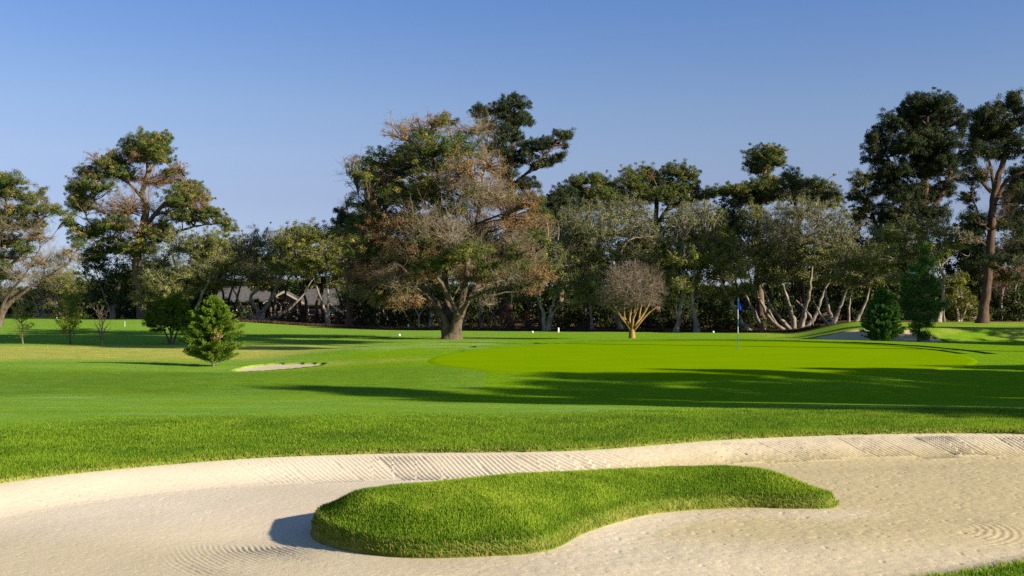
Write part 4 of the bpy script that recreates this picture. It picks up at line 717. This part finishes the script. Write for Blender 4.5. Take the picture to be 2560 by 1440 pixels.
_b = [(560, 116, 3.2, 3.0, 'bush', 'dark bush behind the feathery conifer'), (720, 109, 3.0, 2.0, 'brush', 'reddish dry brush beneath the sprawling trunks'), (790, 112, 2.4, 1.8, 'brush', 'dry twiggy brush left of the pale forked trunk'),
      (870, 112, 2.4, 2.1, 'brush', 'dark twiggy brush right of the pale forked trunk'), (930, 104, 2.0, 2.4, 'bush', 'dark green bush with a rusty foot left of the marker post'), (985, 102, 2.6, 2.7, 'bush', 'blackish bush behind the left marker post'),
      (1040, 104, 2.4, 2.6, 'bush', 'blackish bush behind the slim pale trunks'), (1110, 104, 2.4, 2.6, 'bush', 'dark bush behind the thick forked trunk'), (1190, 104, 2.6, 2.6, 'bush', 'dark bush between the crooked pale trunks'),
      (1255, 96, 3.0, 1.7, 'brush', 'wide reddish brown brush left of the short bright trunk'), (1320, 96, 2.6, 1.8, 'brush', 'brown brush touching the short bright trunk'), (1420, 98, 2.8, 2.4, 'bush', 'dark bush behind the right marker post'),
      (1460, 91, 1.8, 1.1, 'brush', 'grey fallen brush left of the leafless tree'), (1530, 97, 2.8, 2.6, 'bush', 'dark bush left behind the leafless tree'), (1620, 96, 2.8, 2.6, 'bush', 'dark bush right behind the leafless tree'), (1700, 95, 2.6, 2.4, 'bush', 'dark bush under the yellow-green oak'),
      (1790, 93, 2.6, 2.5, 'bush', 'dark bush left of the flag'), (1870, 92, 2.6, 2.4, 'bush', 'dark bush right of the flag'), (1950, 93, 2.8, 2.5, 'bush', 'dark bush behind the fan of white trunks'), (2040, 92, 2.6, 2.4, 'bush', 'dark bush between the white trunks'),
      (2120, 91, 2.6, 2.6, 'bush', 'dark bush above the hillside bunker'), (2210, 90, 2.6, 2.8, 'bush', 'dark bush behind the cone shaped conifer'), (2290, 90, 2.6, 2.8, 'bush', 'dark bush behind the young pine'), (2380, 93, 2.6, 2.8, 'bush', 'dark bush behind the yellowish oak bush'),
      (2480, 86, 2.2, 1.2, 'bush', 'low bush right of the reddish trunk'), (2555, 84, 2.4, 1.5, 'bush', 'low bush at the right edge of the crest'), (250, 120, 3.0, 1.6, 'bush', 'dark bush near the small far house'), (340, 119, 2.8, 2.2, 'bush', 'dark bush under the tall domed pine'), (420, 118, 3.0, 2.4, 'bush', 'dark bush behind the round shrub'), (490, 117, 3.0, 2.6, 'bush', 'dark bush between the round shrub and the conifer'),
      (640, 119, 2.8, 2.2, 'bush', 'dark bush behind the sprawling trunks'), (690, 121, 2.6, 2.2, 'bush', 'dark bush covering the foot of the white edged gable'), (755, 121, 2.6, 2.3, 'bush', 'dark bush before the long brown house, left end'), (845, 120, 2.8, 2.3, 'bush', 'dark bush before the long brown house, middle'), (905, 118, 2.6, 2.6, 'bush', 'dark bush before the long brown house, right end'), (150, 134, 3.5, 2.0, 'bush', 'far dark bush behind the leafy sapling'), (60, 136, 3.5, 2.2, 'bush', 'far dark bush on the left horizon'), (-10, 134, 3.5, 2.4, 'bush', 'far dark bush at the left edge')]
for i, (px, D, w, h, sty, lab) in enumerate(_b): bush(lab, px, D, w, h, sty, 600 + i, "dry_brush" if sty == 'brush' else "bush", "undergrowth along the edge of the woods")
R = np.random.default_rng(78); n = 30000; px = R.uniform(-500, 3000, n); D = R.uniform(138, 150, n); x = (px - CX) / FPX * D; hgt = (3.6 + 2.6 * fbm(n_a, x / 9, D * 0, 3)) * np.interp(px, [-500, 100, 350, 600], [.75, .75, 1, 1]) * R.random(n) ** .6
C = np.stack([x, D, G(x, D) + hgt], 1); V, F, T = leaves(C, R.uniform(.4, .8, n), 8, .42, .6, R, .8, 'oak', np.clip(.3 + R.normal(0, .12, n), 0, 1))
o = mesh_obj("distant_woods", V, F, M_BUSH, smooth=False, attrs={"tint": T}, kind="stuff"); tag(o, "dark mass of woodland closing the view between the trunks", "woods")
# reddish dry litter at the foot of the belt
R = np.random.default_rng(77); n = 26000; px = R.uniform(560, 2050, n); D = np.interp(px, [560, 1000, 1700, 2050], [108, 92.5, 85, 82]) + np.abs(R.normal(0, 1.6, n)); x = (px - CX) / FPX * D
V, F, T = blades(x, D, G(x, D), R.uniform(.05, .42, n) * (.3 + fbm(n_a, x / 3, D, 3)), .05, R.random(n) * .8, lean=.8, seed=3)
tag(mesh_obj("dry_grass", V, F, M_BRUSH, smooth=False, attrs={"tint": T}, kind="stuff"), "reddish dry grass and litter at the foot of the woods", "dry grass")

# ------------------------------------------------------------------ small trees on the lawn
def spray_tree(name, label, px, py, D, H, prof, nb, mat, bark, seed, up=.25, droop=.0, spray=.16, per=26, r_tr=.05, ls=.075, cat="conifer", stems=1, asp=.24, rz=1.0, clip=.1):
    """conifer: whorled branches carrying flat sprays; prof(h 0..1) -> radius"""
    R = np.random.default_rng(seed); x0, y0 = (px - CX) / FPX * D, D; b0 = np.array([x0, y0, float(G(x0, y0))]); root = empty(name, b0, label, cat)
    wood = Bag(); z = np.linspace(-.05, H * .96, 12); P = np.stack([x0 + R.normal(0, .02, 12) * H * .3, y0 + R.normal(0, .02, 12) * H * .3, b0[2] + z], 1); wood.add(*tubes(P[None], np.linspace(r_tr, .008, 12)[None], 8))
    h = clip + (1 - clip) * (R.random(nb) ** .85); a = R.uniform(0, 2 * np.pi, nb); rr = prof(h) * np.where(R.random(nb) < .35, R.uniform(.95, 1.18, nb), R.uniform(.6, 1.0, nb))
    A = np.stack([np.interp(h * H * .93, z, P[:, 0]), np.interp(h * H * .93, z, P[:, 1]), b0[2] + h * H * .93 - up * rr * .5], 1)
    E = A + np.stack([np.cos(a) * rr, np.sin(a) * rr, rr * (up - droop * h) + 0 * a], 1); E[:, 2] = np.minimum(E[:, 2], b0[2] + H * 1.0)
    E[:, 2] = np.maximum(E[:, 2], b0[2] + .06); Pb = bez(A, E, 7, .07, R, .04); wood.add(*tubes(Pb, np.broadcast_to(np.linspace(.014, .004, 7), (nb, 7)), 4))
    s_ = R.uniform(.25, 1, (nb, per)); idx = s_ * 6; i0 = np.minimum(idx.astype(int), 5); f = (idx - i0)[..., None]; k = np.arange(nb)[:, None]
    C = (Pb[k, i0] * (1 - f) + Pb[k, i0 + 1] * f).reshape(-1, 3); dirb = (Pb[:, -1] - Pb[:, 0]); dirb /= np.linalg.norm(dirb, axis=1)[:, None] + 1e-6; dirb = np.repeat(dirb, per, 0)
    C = C + R.normal(0, spray * .22, C.shape) * (1.3 - s_.reshape(-1, 1))
    m = 9; CC = np.repeat(C, m, 0); d = np.repeat(dirb, m, 0) * .9 + R.normal(0, .45, (len(CC), 3)) + [0, 0, .12]; d /= np.linalg.norm(d, axis=1)[:, None]; CC = CC + R.normal(0, spray * .17, CC.shape)
    w = np.cross(d, R.normal(0, 1, d.shape)); w /= np.linalg.norm(w, axis=1)[:, None]; s = ls * R.uniform(.6, 1.4, (len(CC), 1)); d *= s; w *= s * asp
    V = np.stack([CC, CC + d * .5 + w * .5, CC + d, CC + d * .5 - w * .5], 1).reshape(-1, 3)
    t = np.repeat(np.clip(np.repeat(.35 + R.normal(0, .13, nb), per) + (s_.ravel() - .6) * .35, 0, 1), m) + R.normal(0, .12, len(CC))
    bag = Bag(); V[:, 2] = np.maximum(V[:, 2], b0[2] + .02); bag.add(V, np.arange(len(V)).reshape(-1, 4), np.repeat(np.clip(t, 0, 1), 4))
    wood.build("trunk", bark, root, loc=b0); bag.build("crown", mat, root, smooth=False, loc=b0); return root
pr1 = lambda h: np.interp(h, [0, .06, .18, .35, .55, .75, .92, 1], [.55, .75, .92, 1.0, .88, .62, .26, .04]) * .98
spray_tree("young_conifer", "bushy feathery light green conifer standing alone on the lawn with brown tips at its heart", 533, 905, 36.7, 2.48, pr1, 330, M_CON, B_OLD, 701, up=.38, per=42, ls=.062, spray=.13, clip=.07)
pr2 = lambda h: np.interp(h, [0, .1, .3, .55, .8, 1], [.85, 1.0, 1.02, .80, .45, .03]) * .98
spray_tree("young_conifer", "dense dark green cone shaped conifer in front of the hillside bunker", 2205, 845, 58.5, 3.05, pr2, 420, M_COND, B_OLD, 702, up=.45, per=38, ls=.095, spray=.12, clip=.03)
def add_heart():
    root = [o for o in bpy.data.objects if o.name == "young_conifer"][0]; R = np.random.default_rng(3); c = w_at(540, 838, 35.95); C = c + R.normal(0, .05, (14, 3)) * [1, .5, 1.8]
    V, F, T = leaves(C, np.full(14, .05), 30, .06, .35, R, 1, 'brush', np.full(14, .7)); b = Bag(); b.add(V, F, T); b.build("brown_tips", M_BROWN, root, smooth=False, loc=np.array(root.location))
add_heart()
def round_shrub():
    D = 57.0; R = np.random.default_rng(710); S = D / FPX; x0 = (428 - CX) * S; b0 = np.array([x0, D, float(G(x0, D))]); root = empty("round_shrub", b0, "round topped dark green shrub on a short multi-stemmed trunk behind the feathery conifer", "shrub")
    wood = Bag(); Z = lambda px, py, dy=0: w_at(px, py, D + dy)
    for st in [[(428, 858), (428, 838), (418, 815), (400, 795)], [(428, 858), (430, 835), (440, 812), (455, 795)], [(428, 855), (427, 830), (425, 800), (425, 770)], [(433, 845), (445, 825), (462, 808)], [(426, 842), (408, 822), (390, 808)]]:
        P = np.array([Z(*q, R.uniform(-.3, .3) if k else 0) for k, q in enumerate(st)]); P[0, 2] = b0[2] - .03; P = smooth_path(P, 4); wood.add(*tubes(P[None], np.linspace(.055, .02, len(P))[None], 6))
    bag = Bag()
    for px, py, rx, ry in [(400, 785, 36, 18), (440, 765, 36, 24), (420, 800, 50, 18), (460, 790, 32, 22), (385, 800, 26, 14), (430, 750, 22, 14), (410, 765, 30, 16), (465, 812, 24, 12), (375, 812, 20, 10), (448, 740, 14, 8), (395, 825, 20, 7), (480, 800, 18, 14), (450, 822, 26, 8)]:
        c = Z(px, py, R.uniform(-.5, .5)); r = np.array([rx, rx, ry]) * S; n = int(22 * r[0] * r[2] / .04); C, _ = ell_pts(n, c, r, R, .3); A = np.tile(Z(425, 815), (n, 1)); k = R.random(n) < .3
        wood.add(*tubes(bez(A[k], C[k], 4, .05, R, .06), np.broadcast_to(np.linspace(.012, .005, 4), (k.sum(), 4)), 3))
        V, F, T = leaves(C, R.uniform(.07, .16, n), 56, .062, .32, R, .8, 'brush', np.clip(.42 + R.normal(0, .14, n), 0, 1)); bag.add(V, F, T)
    wood.build("trunk", B_OLD, root, loc=b0); bag.build("crown", M_SHRUB, root, smooth=False, loc=b0)
round_shrub()
def young_pine():
    D = 60.0; R = np.random.default_rng(720); S = D / FPX; x0 = (2296 - CX) * S; b0 = np.array([x0, D, float(G(x0, D))]); root = empty("young_pine", b0, "slender young pine with uneven tufted branches in front of the crooked white trunk", "pine tree")
    wood = Bag(); P = smooth_path(np.array([w_at(*q, D) for q in [(2296, 853), (2298, 820), (2302, 770), (2300, 700), (2308, 640)]]), 5); P[0, 2] = b0[2] - .03; wood.add(*tubes(P[None], np.linspace(.09, .015, len(P))[None], 7)); bag = Bag()
    for px, py, rx, ry in [(2312, 625, 10, 16), (2312, 650, 14, 12), (2295, 672, 22, 14), (2325, 668, 20, 10), (2335, 655, 8, 12), (2285, 695, 28, 14), (2320, 700, 26, 16), (2268, 705, 14, 12), (2270, 725, 20, 14), (2300, 730, 32, 16), (2335, 725, 16, 18), (2280, 755, 26, 16), (2315, 762, 28, 18), (2262, 765, 12, 14), (2280, 785, 20, 12), (2305, 795, 30, 14), (2345, 770, 20, 14), (2362, 760, 12, 8), (2290, 815, 16, 10), (2318, 812, 20, 8), (2310, 838, 16, 10), (2285, 830, 8, 6), (2262, 745, 12, 10), (2330, 790, 14, 10), (2315, 845, 12, 8)]:
        c = w_at(px, py, D + R.uniform(-.4, .4)); r = np.array([rx, rx, ry]) * S; n = int(max(8, 7 * r[0] * r[2] / .035)); C, _ = ell_pts(n, c, r, R, .3); a = P[np.argmin(np.abs(P[:, 2] - (c[2] - .15)))]
        wood.add(*tubes(bez(np.tile(a, (n, 1)), C, 4, .08, R, .05), np.broadcast_to(np.linspace(.018, .006, 4), (n, 4)), 3))
        V, F, T = leaves(C, R.uniform(.10, .20, n), 60, .16, .12, R, .9, 'pine', np.clip(.45 + R.normal(0, .14, n), 0, .85)); bag.add(V, F, T)
    wood.build("trunk", B_PINE, root, loc=b0); bag.build("crown", M_COND, root, smooth=False, loc=b0)
young_pine()
def bare_tree():
    D = 63.5; R = np.random.default_rng(730); S = D / FPX; x0 = (1580 - CX) * S; b0 = np.array([x0, D, float(G(x0, D))]); root = empty("leafless_tree", b0, "rounded leafless tree with golden forked stems and a haze of purple-brown twigs behind the green", "tree")
    wood = Bag(); ends = []; Z = lambda q: w_at(q[0], q[1], D + (q[2] if len(q) > 2 else 0))
    tr = np.array([b0 - [0, 0, .05], b0 + [0, 0, .15], Z((1580, 832)), Z((1580, 822))]); wood.add(*tubes(smooth_path(tr, 3)[None], np.linspace(.22, .16, 10)[None], 10))
    for st in [[(1578, 828), (1568, 812, -.1), (1556, 798, -.2), (1545, 780, -.3), (1530, 755, -.4)], [(1579, 828), (1570, 808, .2), (1552, 790, .4), (1535, 778, .5), (1515, 760, .6)], [(1580, 826), (1574, 800), (1577, 775, .1), (1576, 745, .2)], [(1581, 826), (1582, 800, -.3), (1590, 780, -.4), (1596, 750, -.5)],
               [(1582, 828), (1592, 808), (1606, 790, .1), (1620, 765, .2), (1630, 740, .3)], [(1582, 826), (1596, 802, .4), (1600, 780, .6), (1606, 750, .8)], [(1583, 828), (1600, 806, -.3), (1622, 782, -.4), (1645, 765, -.5)], [(1579, 826), (1562, 796, .6), (1560, 770, .9), (1555, 740, 1)], [(1580, 826), (1585, 790, .8), (1590, 750, 1.2)]]:
        P = smooth_path(np.array([Z(q) for q in st]), 4); wood.add(*tubes(P[None], np.linspace(.085, .035, len(P))[None], 7)); ends += list(P[len(P) // 2:])
    wood.build("trunk", B_YEL, root, loc=b0); ends = np.array(ends); c = Z((1580, 728)); r = np.array([90, 84, 76]) * S
    def lvl(n, shell, src, r0, r1, npt, up, scale, k):
        E, d = ell_pts(n, c, r * scale * (1 + .10 * np.sin(np.arange(n) * 1.7)[:, None]), R, shell, .5)
        az = np.arctan2(d[:, 1], d[:, 0]); E = c + (E - c) * (1 + .10 * np.sin(3 * az + 4 * d[:, 2]) + .08 * np.sin(5 * az - 7 * d[:, 2] + 1) - .06)[:, None]
        E[:, 2] = np.maximum(E[:, 2], Z((1580, 808))[2] - .1 + .34 * np.abs(E[:, 0] - c[0])); q = []
        for s in range(0, n, 400): q.append(np.argmin(((E[s:s + 400, None] - src[None]) ** 2).sum(2) + .6 * np.maximum(0, src[None, :, 2] - E[s:s + 400, None, 2]) ** 2, 1))
        A = src[np.concatenate(q)]; P = bez(A, E, npt, .03, R, .09); bg.add(*tubes(P, np.broadcast_to(np.linspace(r0, r1, npt), (n, npt)), k)); return P[:, npt // 2:].reshape(-1, 3)
    bg = Bag(); s1 = lvl(90, .35, ends, .035, .016, 8, 0, .66, 5); s2 = lvl(700, .45, s1, .015, .008, 6, 0, .88, 4); s3 = lvl(3200, .35, s2, .0075, .004, 5, 0, 1.0, 3)
    m = 6500; A = s3[R.integers(0, len(s3), m)]; d = (A - c) / r + R.normal(0, .6, (m, 3)) + [0, 0, .3]; d /= np.linalg.norm(d, axis=1)[:, None]; P = bez(A, A + d * R.uniform(.08, .34, (m, 1)), 3, .05, R, .1); bg.add(*tubes(P, np.broadcast_to(np.linspace(.0048, .003, 3), (m, 3)), 3))
    bg.build("twigs", B_PURP, root, loc=b0)
bare_tree()
def sapling(label, px, py, top, D, seed, leafy, w):
    R = np.random.default_rng(seed); S = D / FPX; x0 = (px - CX) * S; b0 = np.array([x0, D, float(G(x0, D))]); H = (py - top) * S; root = empty("sapling", b0, label, "sapling", "young trees planted on the left of the lawn")
    wood = Bag(); P = b0 + np.stack([R.normal(0, .04, 9) * np.arange(9) / 4, R.normal(0, .04, 9), np.linspace(-.04, H, 9)], 1); wood.add(*tubes(P[None], np.linspace(.045, .01, 9)[None], 6))
    m = 26; i = R.integers(1, 7, m); A = P[i]; a = R.uniform(0, 2 * np.pi, m); ln = R.uniform(.35, 1, m) * w; B_ = A + np.stack([np.cos(a) * ln * .7, np.sin(a) * ln * .7, ln * R.uniform(.5, 1.3, m)], 1); B_[:, 2] = np.minimum(B_[:, 2], b0[2] + H * 1.02); Q = bez(A, B_, 6, -.05, R, .05); wood.add(*tubes(Q, np.broadcast_to(np.linspace(.016, .007, 6), (m, 6)), 4))
    m2 = 110; A = Q[R.integers(0, m, m2), R.integers(2, 6, m2)]; d = R.normal(0, .6, (m2, 3)) + [0, 0, .7]; d /= np.linalg.norm(d, axis=1)[:, None]; Q2 = bez(A, A + d * R.uniform(.12, .4, (m2, 1)), 4, 0, R, .08); wood.add(*tubes(Q2, np.broadcast_to(np.linspace(.007, .004, 4), (m2, 4)), 3))
    wood.build("trunk", B_TWIG if not leafy > 1 else B_OLD, root, loc=b0)
    if leafy:
        E = np.vstack([Q[:, 3:].reshape(-1, 3), Q2[:, -1], P[4:]]); C = E[R.integers(0, len(E), int(90 * leafy))] + R.normal(0, .06, (int(90 * leafy), 3)); V, F, T = leaves(C, R.uniform(.08, .2, len(C)), 20, .075, .5, R, .9, 'oak', np.clip(.55 + R.normal(0, .15, len(C)), 0, 1)); b = Bag(); b.add(V, F, T); b.build("leaves", M_SHRUB, root, smooth=False, loc=b0)
sapling("thin sapling with pale stem and few leaves, leftmost of the three young trees", 56, 860, 755, 57, 741, .7, .75)
sapling("leafy young tree between the two thin saplings on the left lawn", 175, 856, 735, 57, 742, 2.4, 1.15)
sapling("leafless sapling with upright twigs, right of the leafy young tree", 256, 858, 760, 56, 743, 0, .95)

# ------------------------------------------------------------------ flag, posts, markers, houses
def flat_mat(name, c, rough=.6):
    m = N(name, rough, .3); n = m.noise(3, 3); m.col(m.mix(n, c, tuple(v * .8 for v in c))); return m.m
M_WHITE = flat_mat("white_paint", (.75, .74, .70)); M_BLUEP = flat_mat("blue_pole_paint", (.02, .14, .30)); M_FLAG = flat_mat("blue_flag_cloth", (.012, .055, .62), .8); M_CUP = flat_mat("cup_liner", (.05, .05, .05))
def cyl(c, r, z0, z1, k=14, r1=None):
    return tubes(np.array([[[c[0], c[1], z0], [c[0], c[1], (z0 + z1) / 2], [c[0], c[1], z1]]]), np.array([[r, (r + (r1 or r)) / 2, r1 or r]]), k)
def flag():
    D = 47.0; x0 = (1845 - CX) / FPX * D; b0 = np.array([x0, D, float(G(x0, D)) + .022]); D2 = (ZC - b0[2]) * FPX / 98.0; D = D2; x0 = (1845 - CX) / FPX * D; b0 = np.array([x0, D, float(G(x0, D)) + .022]); H = 127 * D / FPX
    root = empty("golf_flag", b0, "limp blue golf flag on a white and blue banded pole in the hole", "flag")
    z = [0, .62, 1.02, 1.24, 1.55, H]; z = [0, H * .31, H * .44, H * .59, H * .78, H]
    for a, b_, m in [(0, 1, M_BLUEP), (1, 2, M_WHITE), (2, 3, M_BLUEP), (3, 4, M_WHITE), (4, 5, M_BLUEP)]:
        V, F = cyl(b0, .013, b0[2] + z[a], b0[2] + z[b_], 12); mesh_obj("pole_section", V, F, m, root, loc=b0)
    V, F = cyl(b0, .022, b0[2] + H, b0[2] + H + .02); mesh_obj("finial", V, F, M_BLUEP, root, loc=b0)
    V, F = cyl(b0, .054, b0[2] - .02, b0[2] + .004, 20); mesh_obj("cup", V, F, M_CUP, root, loc=b0)
    # limp cloth: folded, free corner hanging low on the right
    s, t = np.meshgrid(np.linspace(0, 1, 22), np.linspace(0, 1, 16)); xx = s * (.07 + .13 * t) + .012; zz = H - .01 - t * .36 - s * .15 - .02 * s * t; zz = H - .01 - (t * .40 * (1 - .25 * s)) - s * .22
    yy = .045 * np.sin(s * 9 + t * 1.5) * s ** .6; V = np.stack([b0[0] + xx, b0[1] + yy, b0[2] + zz], -1).reshape(-1, 3); i = np.arange(21)[None] + 22 * np.arange(15)[:, None]; F = np.stack([i, i + 1, i + 23, i + 22], -1).reshape(-1, 4)
    V2 = V + [0, .006, 0]; mesh_obj("flag_cloth", np.vstack([V, V2]), np.vstack([F, F[:, ::-1] + len(V)]), M_FLAG, root, loc=b0)
flag()
def post(label, px, py, h, r=.055):
    D = 90.
    for _ in range(30): D = .5 * D + .5 * (ZC - float(G((px - CX) / FPX * D, D))) * FPX / (py - HZ)
    D = min(D, 112); x0 = (px - CX) / FPX * D; b0 = np.array([x0, D, float(G(x0, D))]); Hm = h * D / FPX; root = empty("marker_post", b0, label, "marker post", "white posts along the edge of the woods")
    V, F = cyl(b0, r, b0[2] - .1, b0[2] + Hm * .93, 10); mesh_obj("post", V, F, M_WHITE, root, loc=b0); V, F = cyl(b0, r * 1.05, b0[2] + Hm * .93, b0[2] + Hm, 10, r * .35); mesh_obj("post_cap", V, F, M_WHITE, root, loc=b0)
post("white wooden post left of the thick forked trunk", 1021, 823, 13, .07); post("white post between the half dead pine and the leafless tree", 1396, 831, 12, .07); post("tiny white post at the foot of the pale forked oak", 829, 818, 6, .05)
post("tiny pale post on the far left lawn before the far oaks", 142, 799, 6, .06); post("thin stake standing near the round shrub on the far lawn", 312, 817, 14, .02)
def marker(label, px, py):
    D = (ZC - 0.0) * FPX / (py - HZ); x0 = (px - CX) / FPX * D; b0 = np.array([x0, D, float(G(x0, D))]); th = np.linspace(0, np.pi, 9); P = np.stack([np.full(9, b0[0]), np.full(9, b0[1]), b0[2] + .07 - .085 * np.cos(th)], 1)
    V, F = tubes(P[None], (.09 * np.sin(th) + .004)[None], 12); o = mesh_obj("tee_marker", V, F, M_WHITE, loc=b0); o.location = b0.tolist(); tag(o, label, "marker", "small white balls marking the far tee")
marker("small white ball shaped marker on the grass left of the right marker post", 1331, 833); marker("small pale ball marker on the lawn left of the forked trunk", 998, 842); marker("small white marker at the edge of the shade left of the flag", 1783, 833)

M_ROOF = bark_mat("grey_shingles", (.06, .057, .054), (.14, .13, .12), 3, .3); M_WALL = flat_mat("cream_wall", (.40, .35, .28)); M_DWALL = flat_mat("brown_wall", (.14, .11, .09)); M_GLASS = flat_mat("dark_window_glass", (.03, .04, .05), .15)
def house(label, cx, cy, w, d, hw, hr, wall, gable_front, rot=0.0, nwin=2):
    z0 = float(G(cx, cy)) - .05; root = empty("house", (cx, cy, z0), label, "house"); root.rotation_euler = (0, 0, rot)
    bg = Bag(); bg.add(*box(-w / 2, w / 2, -d / 2, d / 2, 0, hw)); o = .5
    if gable_front:
        bg.add(np.array([[-w / 2, -d / 2, hw], [w / 2, -d / 2, hw], [0, -d / 2, hw + hr], [-w / 2, d / 2, hw], [w / 2, d / 2, hw], [0, d / 2, hw + hr]]), np.array([[0, 1, 2], [3, 5, 4]]))
        k = hr / (w / 2); R_ = []
        for s in (-1, 1):
            e = w / 2 + o; R_.append(np.array([[s * e, -d / 2 - o, hw - o * k], [0, -d / 2 - o, hw + hr], [0, d / 2 + o, hw + hr], [s * e, d / 2 + o, hw - o * k]]))
    else:
        bg.add(np.array([[-w / 2, -d / 2, hw], [-w / 2, d / 2, hw], [-w / 2, 0, hw + hr], [w / 2, -d / 2, hw], [w / 2, d / 2, hw], [w / 2, 0, hw + hr]]), np.array([[0, 2, 1], [3, 4, 5]]))
        k = hr / (d / 2); R_ = []
        for s in (-1, 1):
            e = d / 2 + o; R_.append(np.array([[-w / 2 - o, s * e, hw - o * k], [-w / 2 - o, 0, hw + hr], [w / 2 + o, 0, hw + hr], [w / 2 + o, s * e, hw - o * k]]))
    b = bg.build("wall", wall, root, smooth=False); rb = Bag()
    for q in R_:
        V = np.vstack([q + [0, 0, .03], q + [0, 0, .18]]); rb.add(V, np.array([[0, 1, 2, 3], [4, 7, 6, 5], [0, 4, 5, 1], [1, 5, 6, 2], [2, 6, 7, 3], [3, 7, 4, 0]]))
    rf = rb.build("roof", M_ROOF, root, smooth=False)
    if gable_front:
        fb = Bag()
        for s in (-1, 1):
            e = w / 2 + o; q = np.array([[s * e, -d / 2 - o - .06, hw - o * k - .12], [0, -d / 2 - o - .06, hw + hr - .12], [0, -d / 2 - o - .06, hw + hr + .10], [s * e, -d / 2 - o - .06, hw - o * k + .10]]); fb.add(np.vstack([q, q + [0, .05, 0]]), np.array([[0, 1, 2, 3], [4, 7, 6, 5], [0, 4, 5, 1], [1, 5, 6, 2], [2, 6, 7, 3], [3, 7, 4, 0]]))
        fb.build("barge_board", M_WALL, rf, smooth=False)
    for i in range(nwin):
        xx = -w / 2 + (i + .5) * w / nwin; V, F = box(xx - .6, xx + .6, -d / 2 - .03, -d / 2 + .02, .9, 2.0); wf = mesh_obj("window", V, F, M_WHITE, root, smooth=False); V, F = box(xx - .52, xx + .52, -d / 2 - .045, -d / 2 - .032, .98, 1.92); mesh_obj("pane", V, F, M_GLASS, wf, smooth=False)
X = lambda px, D: (px - CX) / FPX * D
house("low house with a grey roof and white edged gable behind the sprawling oak trunks", X(712, 133), 134, 3.8, 7, 2.2, 1.1, M_WALL, True, .12, 2)
house("long low brown house with a grey roof behind the pale forked oak", X(862, 132), 134, 9.0, 7, 2.3, 1.9, M_DWALL, False, -.05, 4)
house("grey roofed wing left of the white edged gable", X(618, 136), 137, 6.0, 6, 2.2, 1.6, M_DWALL, False, .05, 2)
house("small far cream house beside the tall domed pine", X(224, 160), 162, 5.5, 5, 1.7, 1.1, M_WALL, False, .2, 3)

# ------------------------------------------------------------------ trees outside the picture that throw the long shadows over the green
def shade_tree(label, bx, by, H, w, seed, sty='pined', low=.25, n=16, dn=.5):
    D = by; R = np.random.default_rng(seed); S = D / FPX; px = CX + bx / S; bz = float(G(bx, by)); pb = HZ + (ZC - bz) / S; q = lambda h: HZ + (ZC - bz - h) / S
    lob = []
    for k in range(n):
        f = (k + .5) / n; h = H * (low + (1 - low) * f); ww = w * (1 - f) ** .55 * .62 + .5; lob.append((px + R.uniform(-.55, .55) * ww / S, q(h), ww * .62 / S, H * .06 / S, sty, R.uniform(-.6, .6) * ww, dn))
    tree("pine_tree", label, D, (px, pb), [[(px, pb, .45), (px + .3 / S, q(H * .4), .32), (px, q(H * .7), .2), (px, q(H * .97), .05)]], lob, B_PINER, seed, group="tall pines beyond the right edge that shade the green", fork=H * low * .8, leafscale=2.4, cover=.4)
for i, (cc, bx, H, w) in enumerate([(21.5, 31, 15.4, 1.3), (23.0, 29, 12.3, 1.8), (24.9, 31, 12.6, 1.8), (27.0, 30, 12.0, 1.8), (29.3, 33, 11.8, 2.0), (31.8, 32, 9.6, 2.0), (34.4, 35, 9.2, 2.0), (24.2, 36, 11.6, 2.4), (28.6, 37, 11.2, 2.4), (32.6, 39, 10.4, 2.2)]):
    shade_tree(["nearest slim pine off to the right whose shadow tip crosses the fairway", "second pine off to the right shading the slope below the green", "third pine off to the right shading the green's front", "fourth pine off to the right, its shadow touching the putting surface", "broad pine off to the right shading the front edge of the green", "shorter pine off to the right that streaks the putting surface", "last pine of the front row off to the right", "back row pine off to the right behind the nearest two", "middle pine of the back row off to the right", "farthest pine of the back row off to the right"][i], bx, (cc - .425 * bx) / .905, H, w, 900 + i, low=.03, dn=1.1, n=22)
shade_tree("pine off to the right shading the hillside bunker", 36, 52.5, 11, 4, 950, low=.06, dn=.8)
shade_tree("pine off to the right shading the grassy crest", 46, 55, 12, 3.6, 951, low=.1)

def tall_shade():
    bx, by = 34.0, 35.3; S = by / FPX; px = CX + bx / S; bz = float(G(bx, by)); q = lambda h: HZ + (ZC - bz - h) / S; R = np.random.default_rng(970)
    lob = [(px + R.uniform(-2.6, 2.6) / S, q(R.uniform(19.5, 27.5)), R.uniform(1.4, 2.6) / S, R.uniform(.8, 1.3) / S, 'pined', R.uniform(-4.6, 2.6), .8) for _ in range(26)]
    tree("pine_tree", "very tall umbrella crowned pine beyond the right edge shading the saplings", by, (px, q(0)), [[(px, q(0), .30), (px + .4 / S, q(10), .24), (px, q(19), .2), (px, q(27), .06)]], lob, B_PINER, 970, group="tall pines beyond the right edge that shade the green", fork=17, leafscale=2.4, cover=.4)
tall_shade()
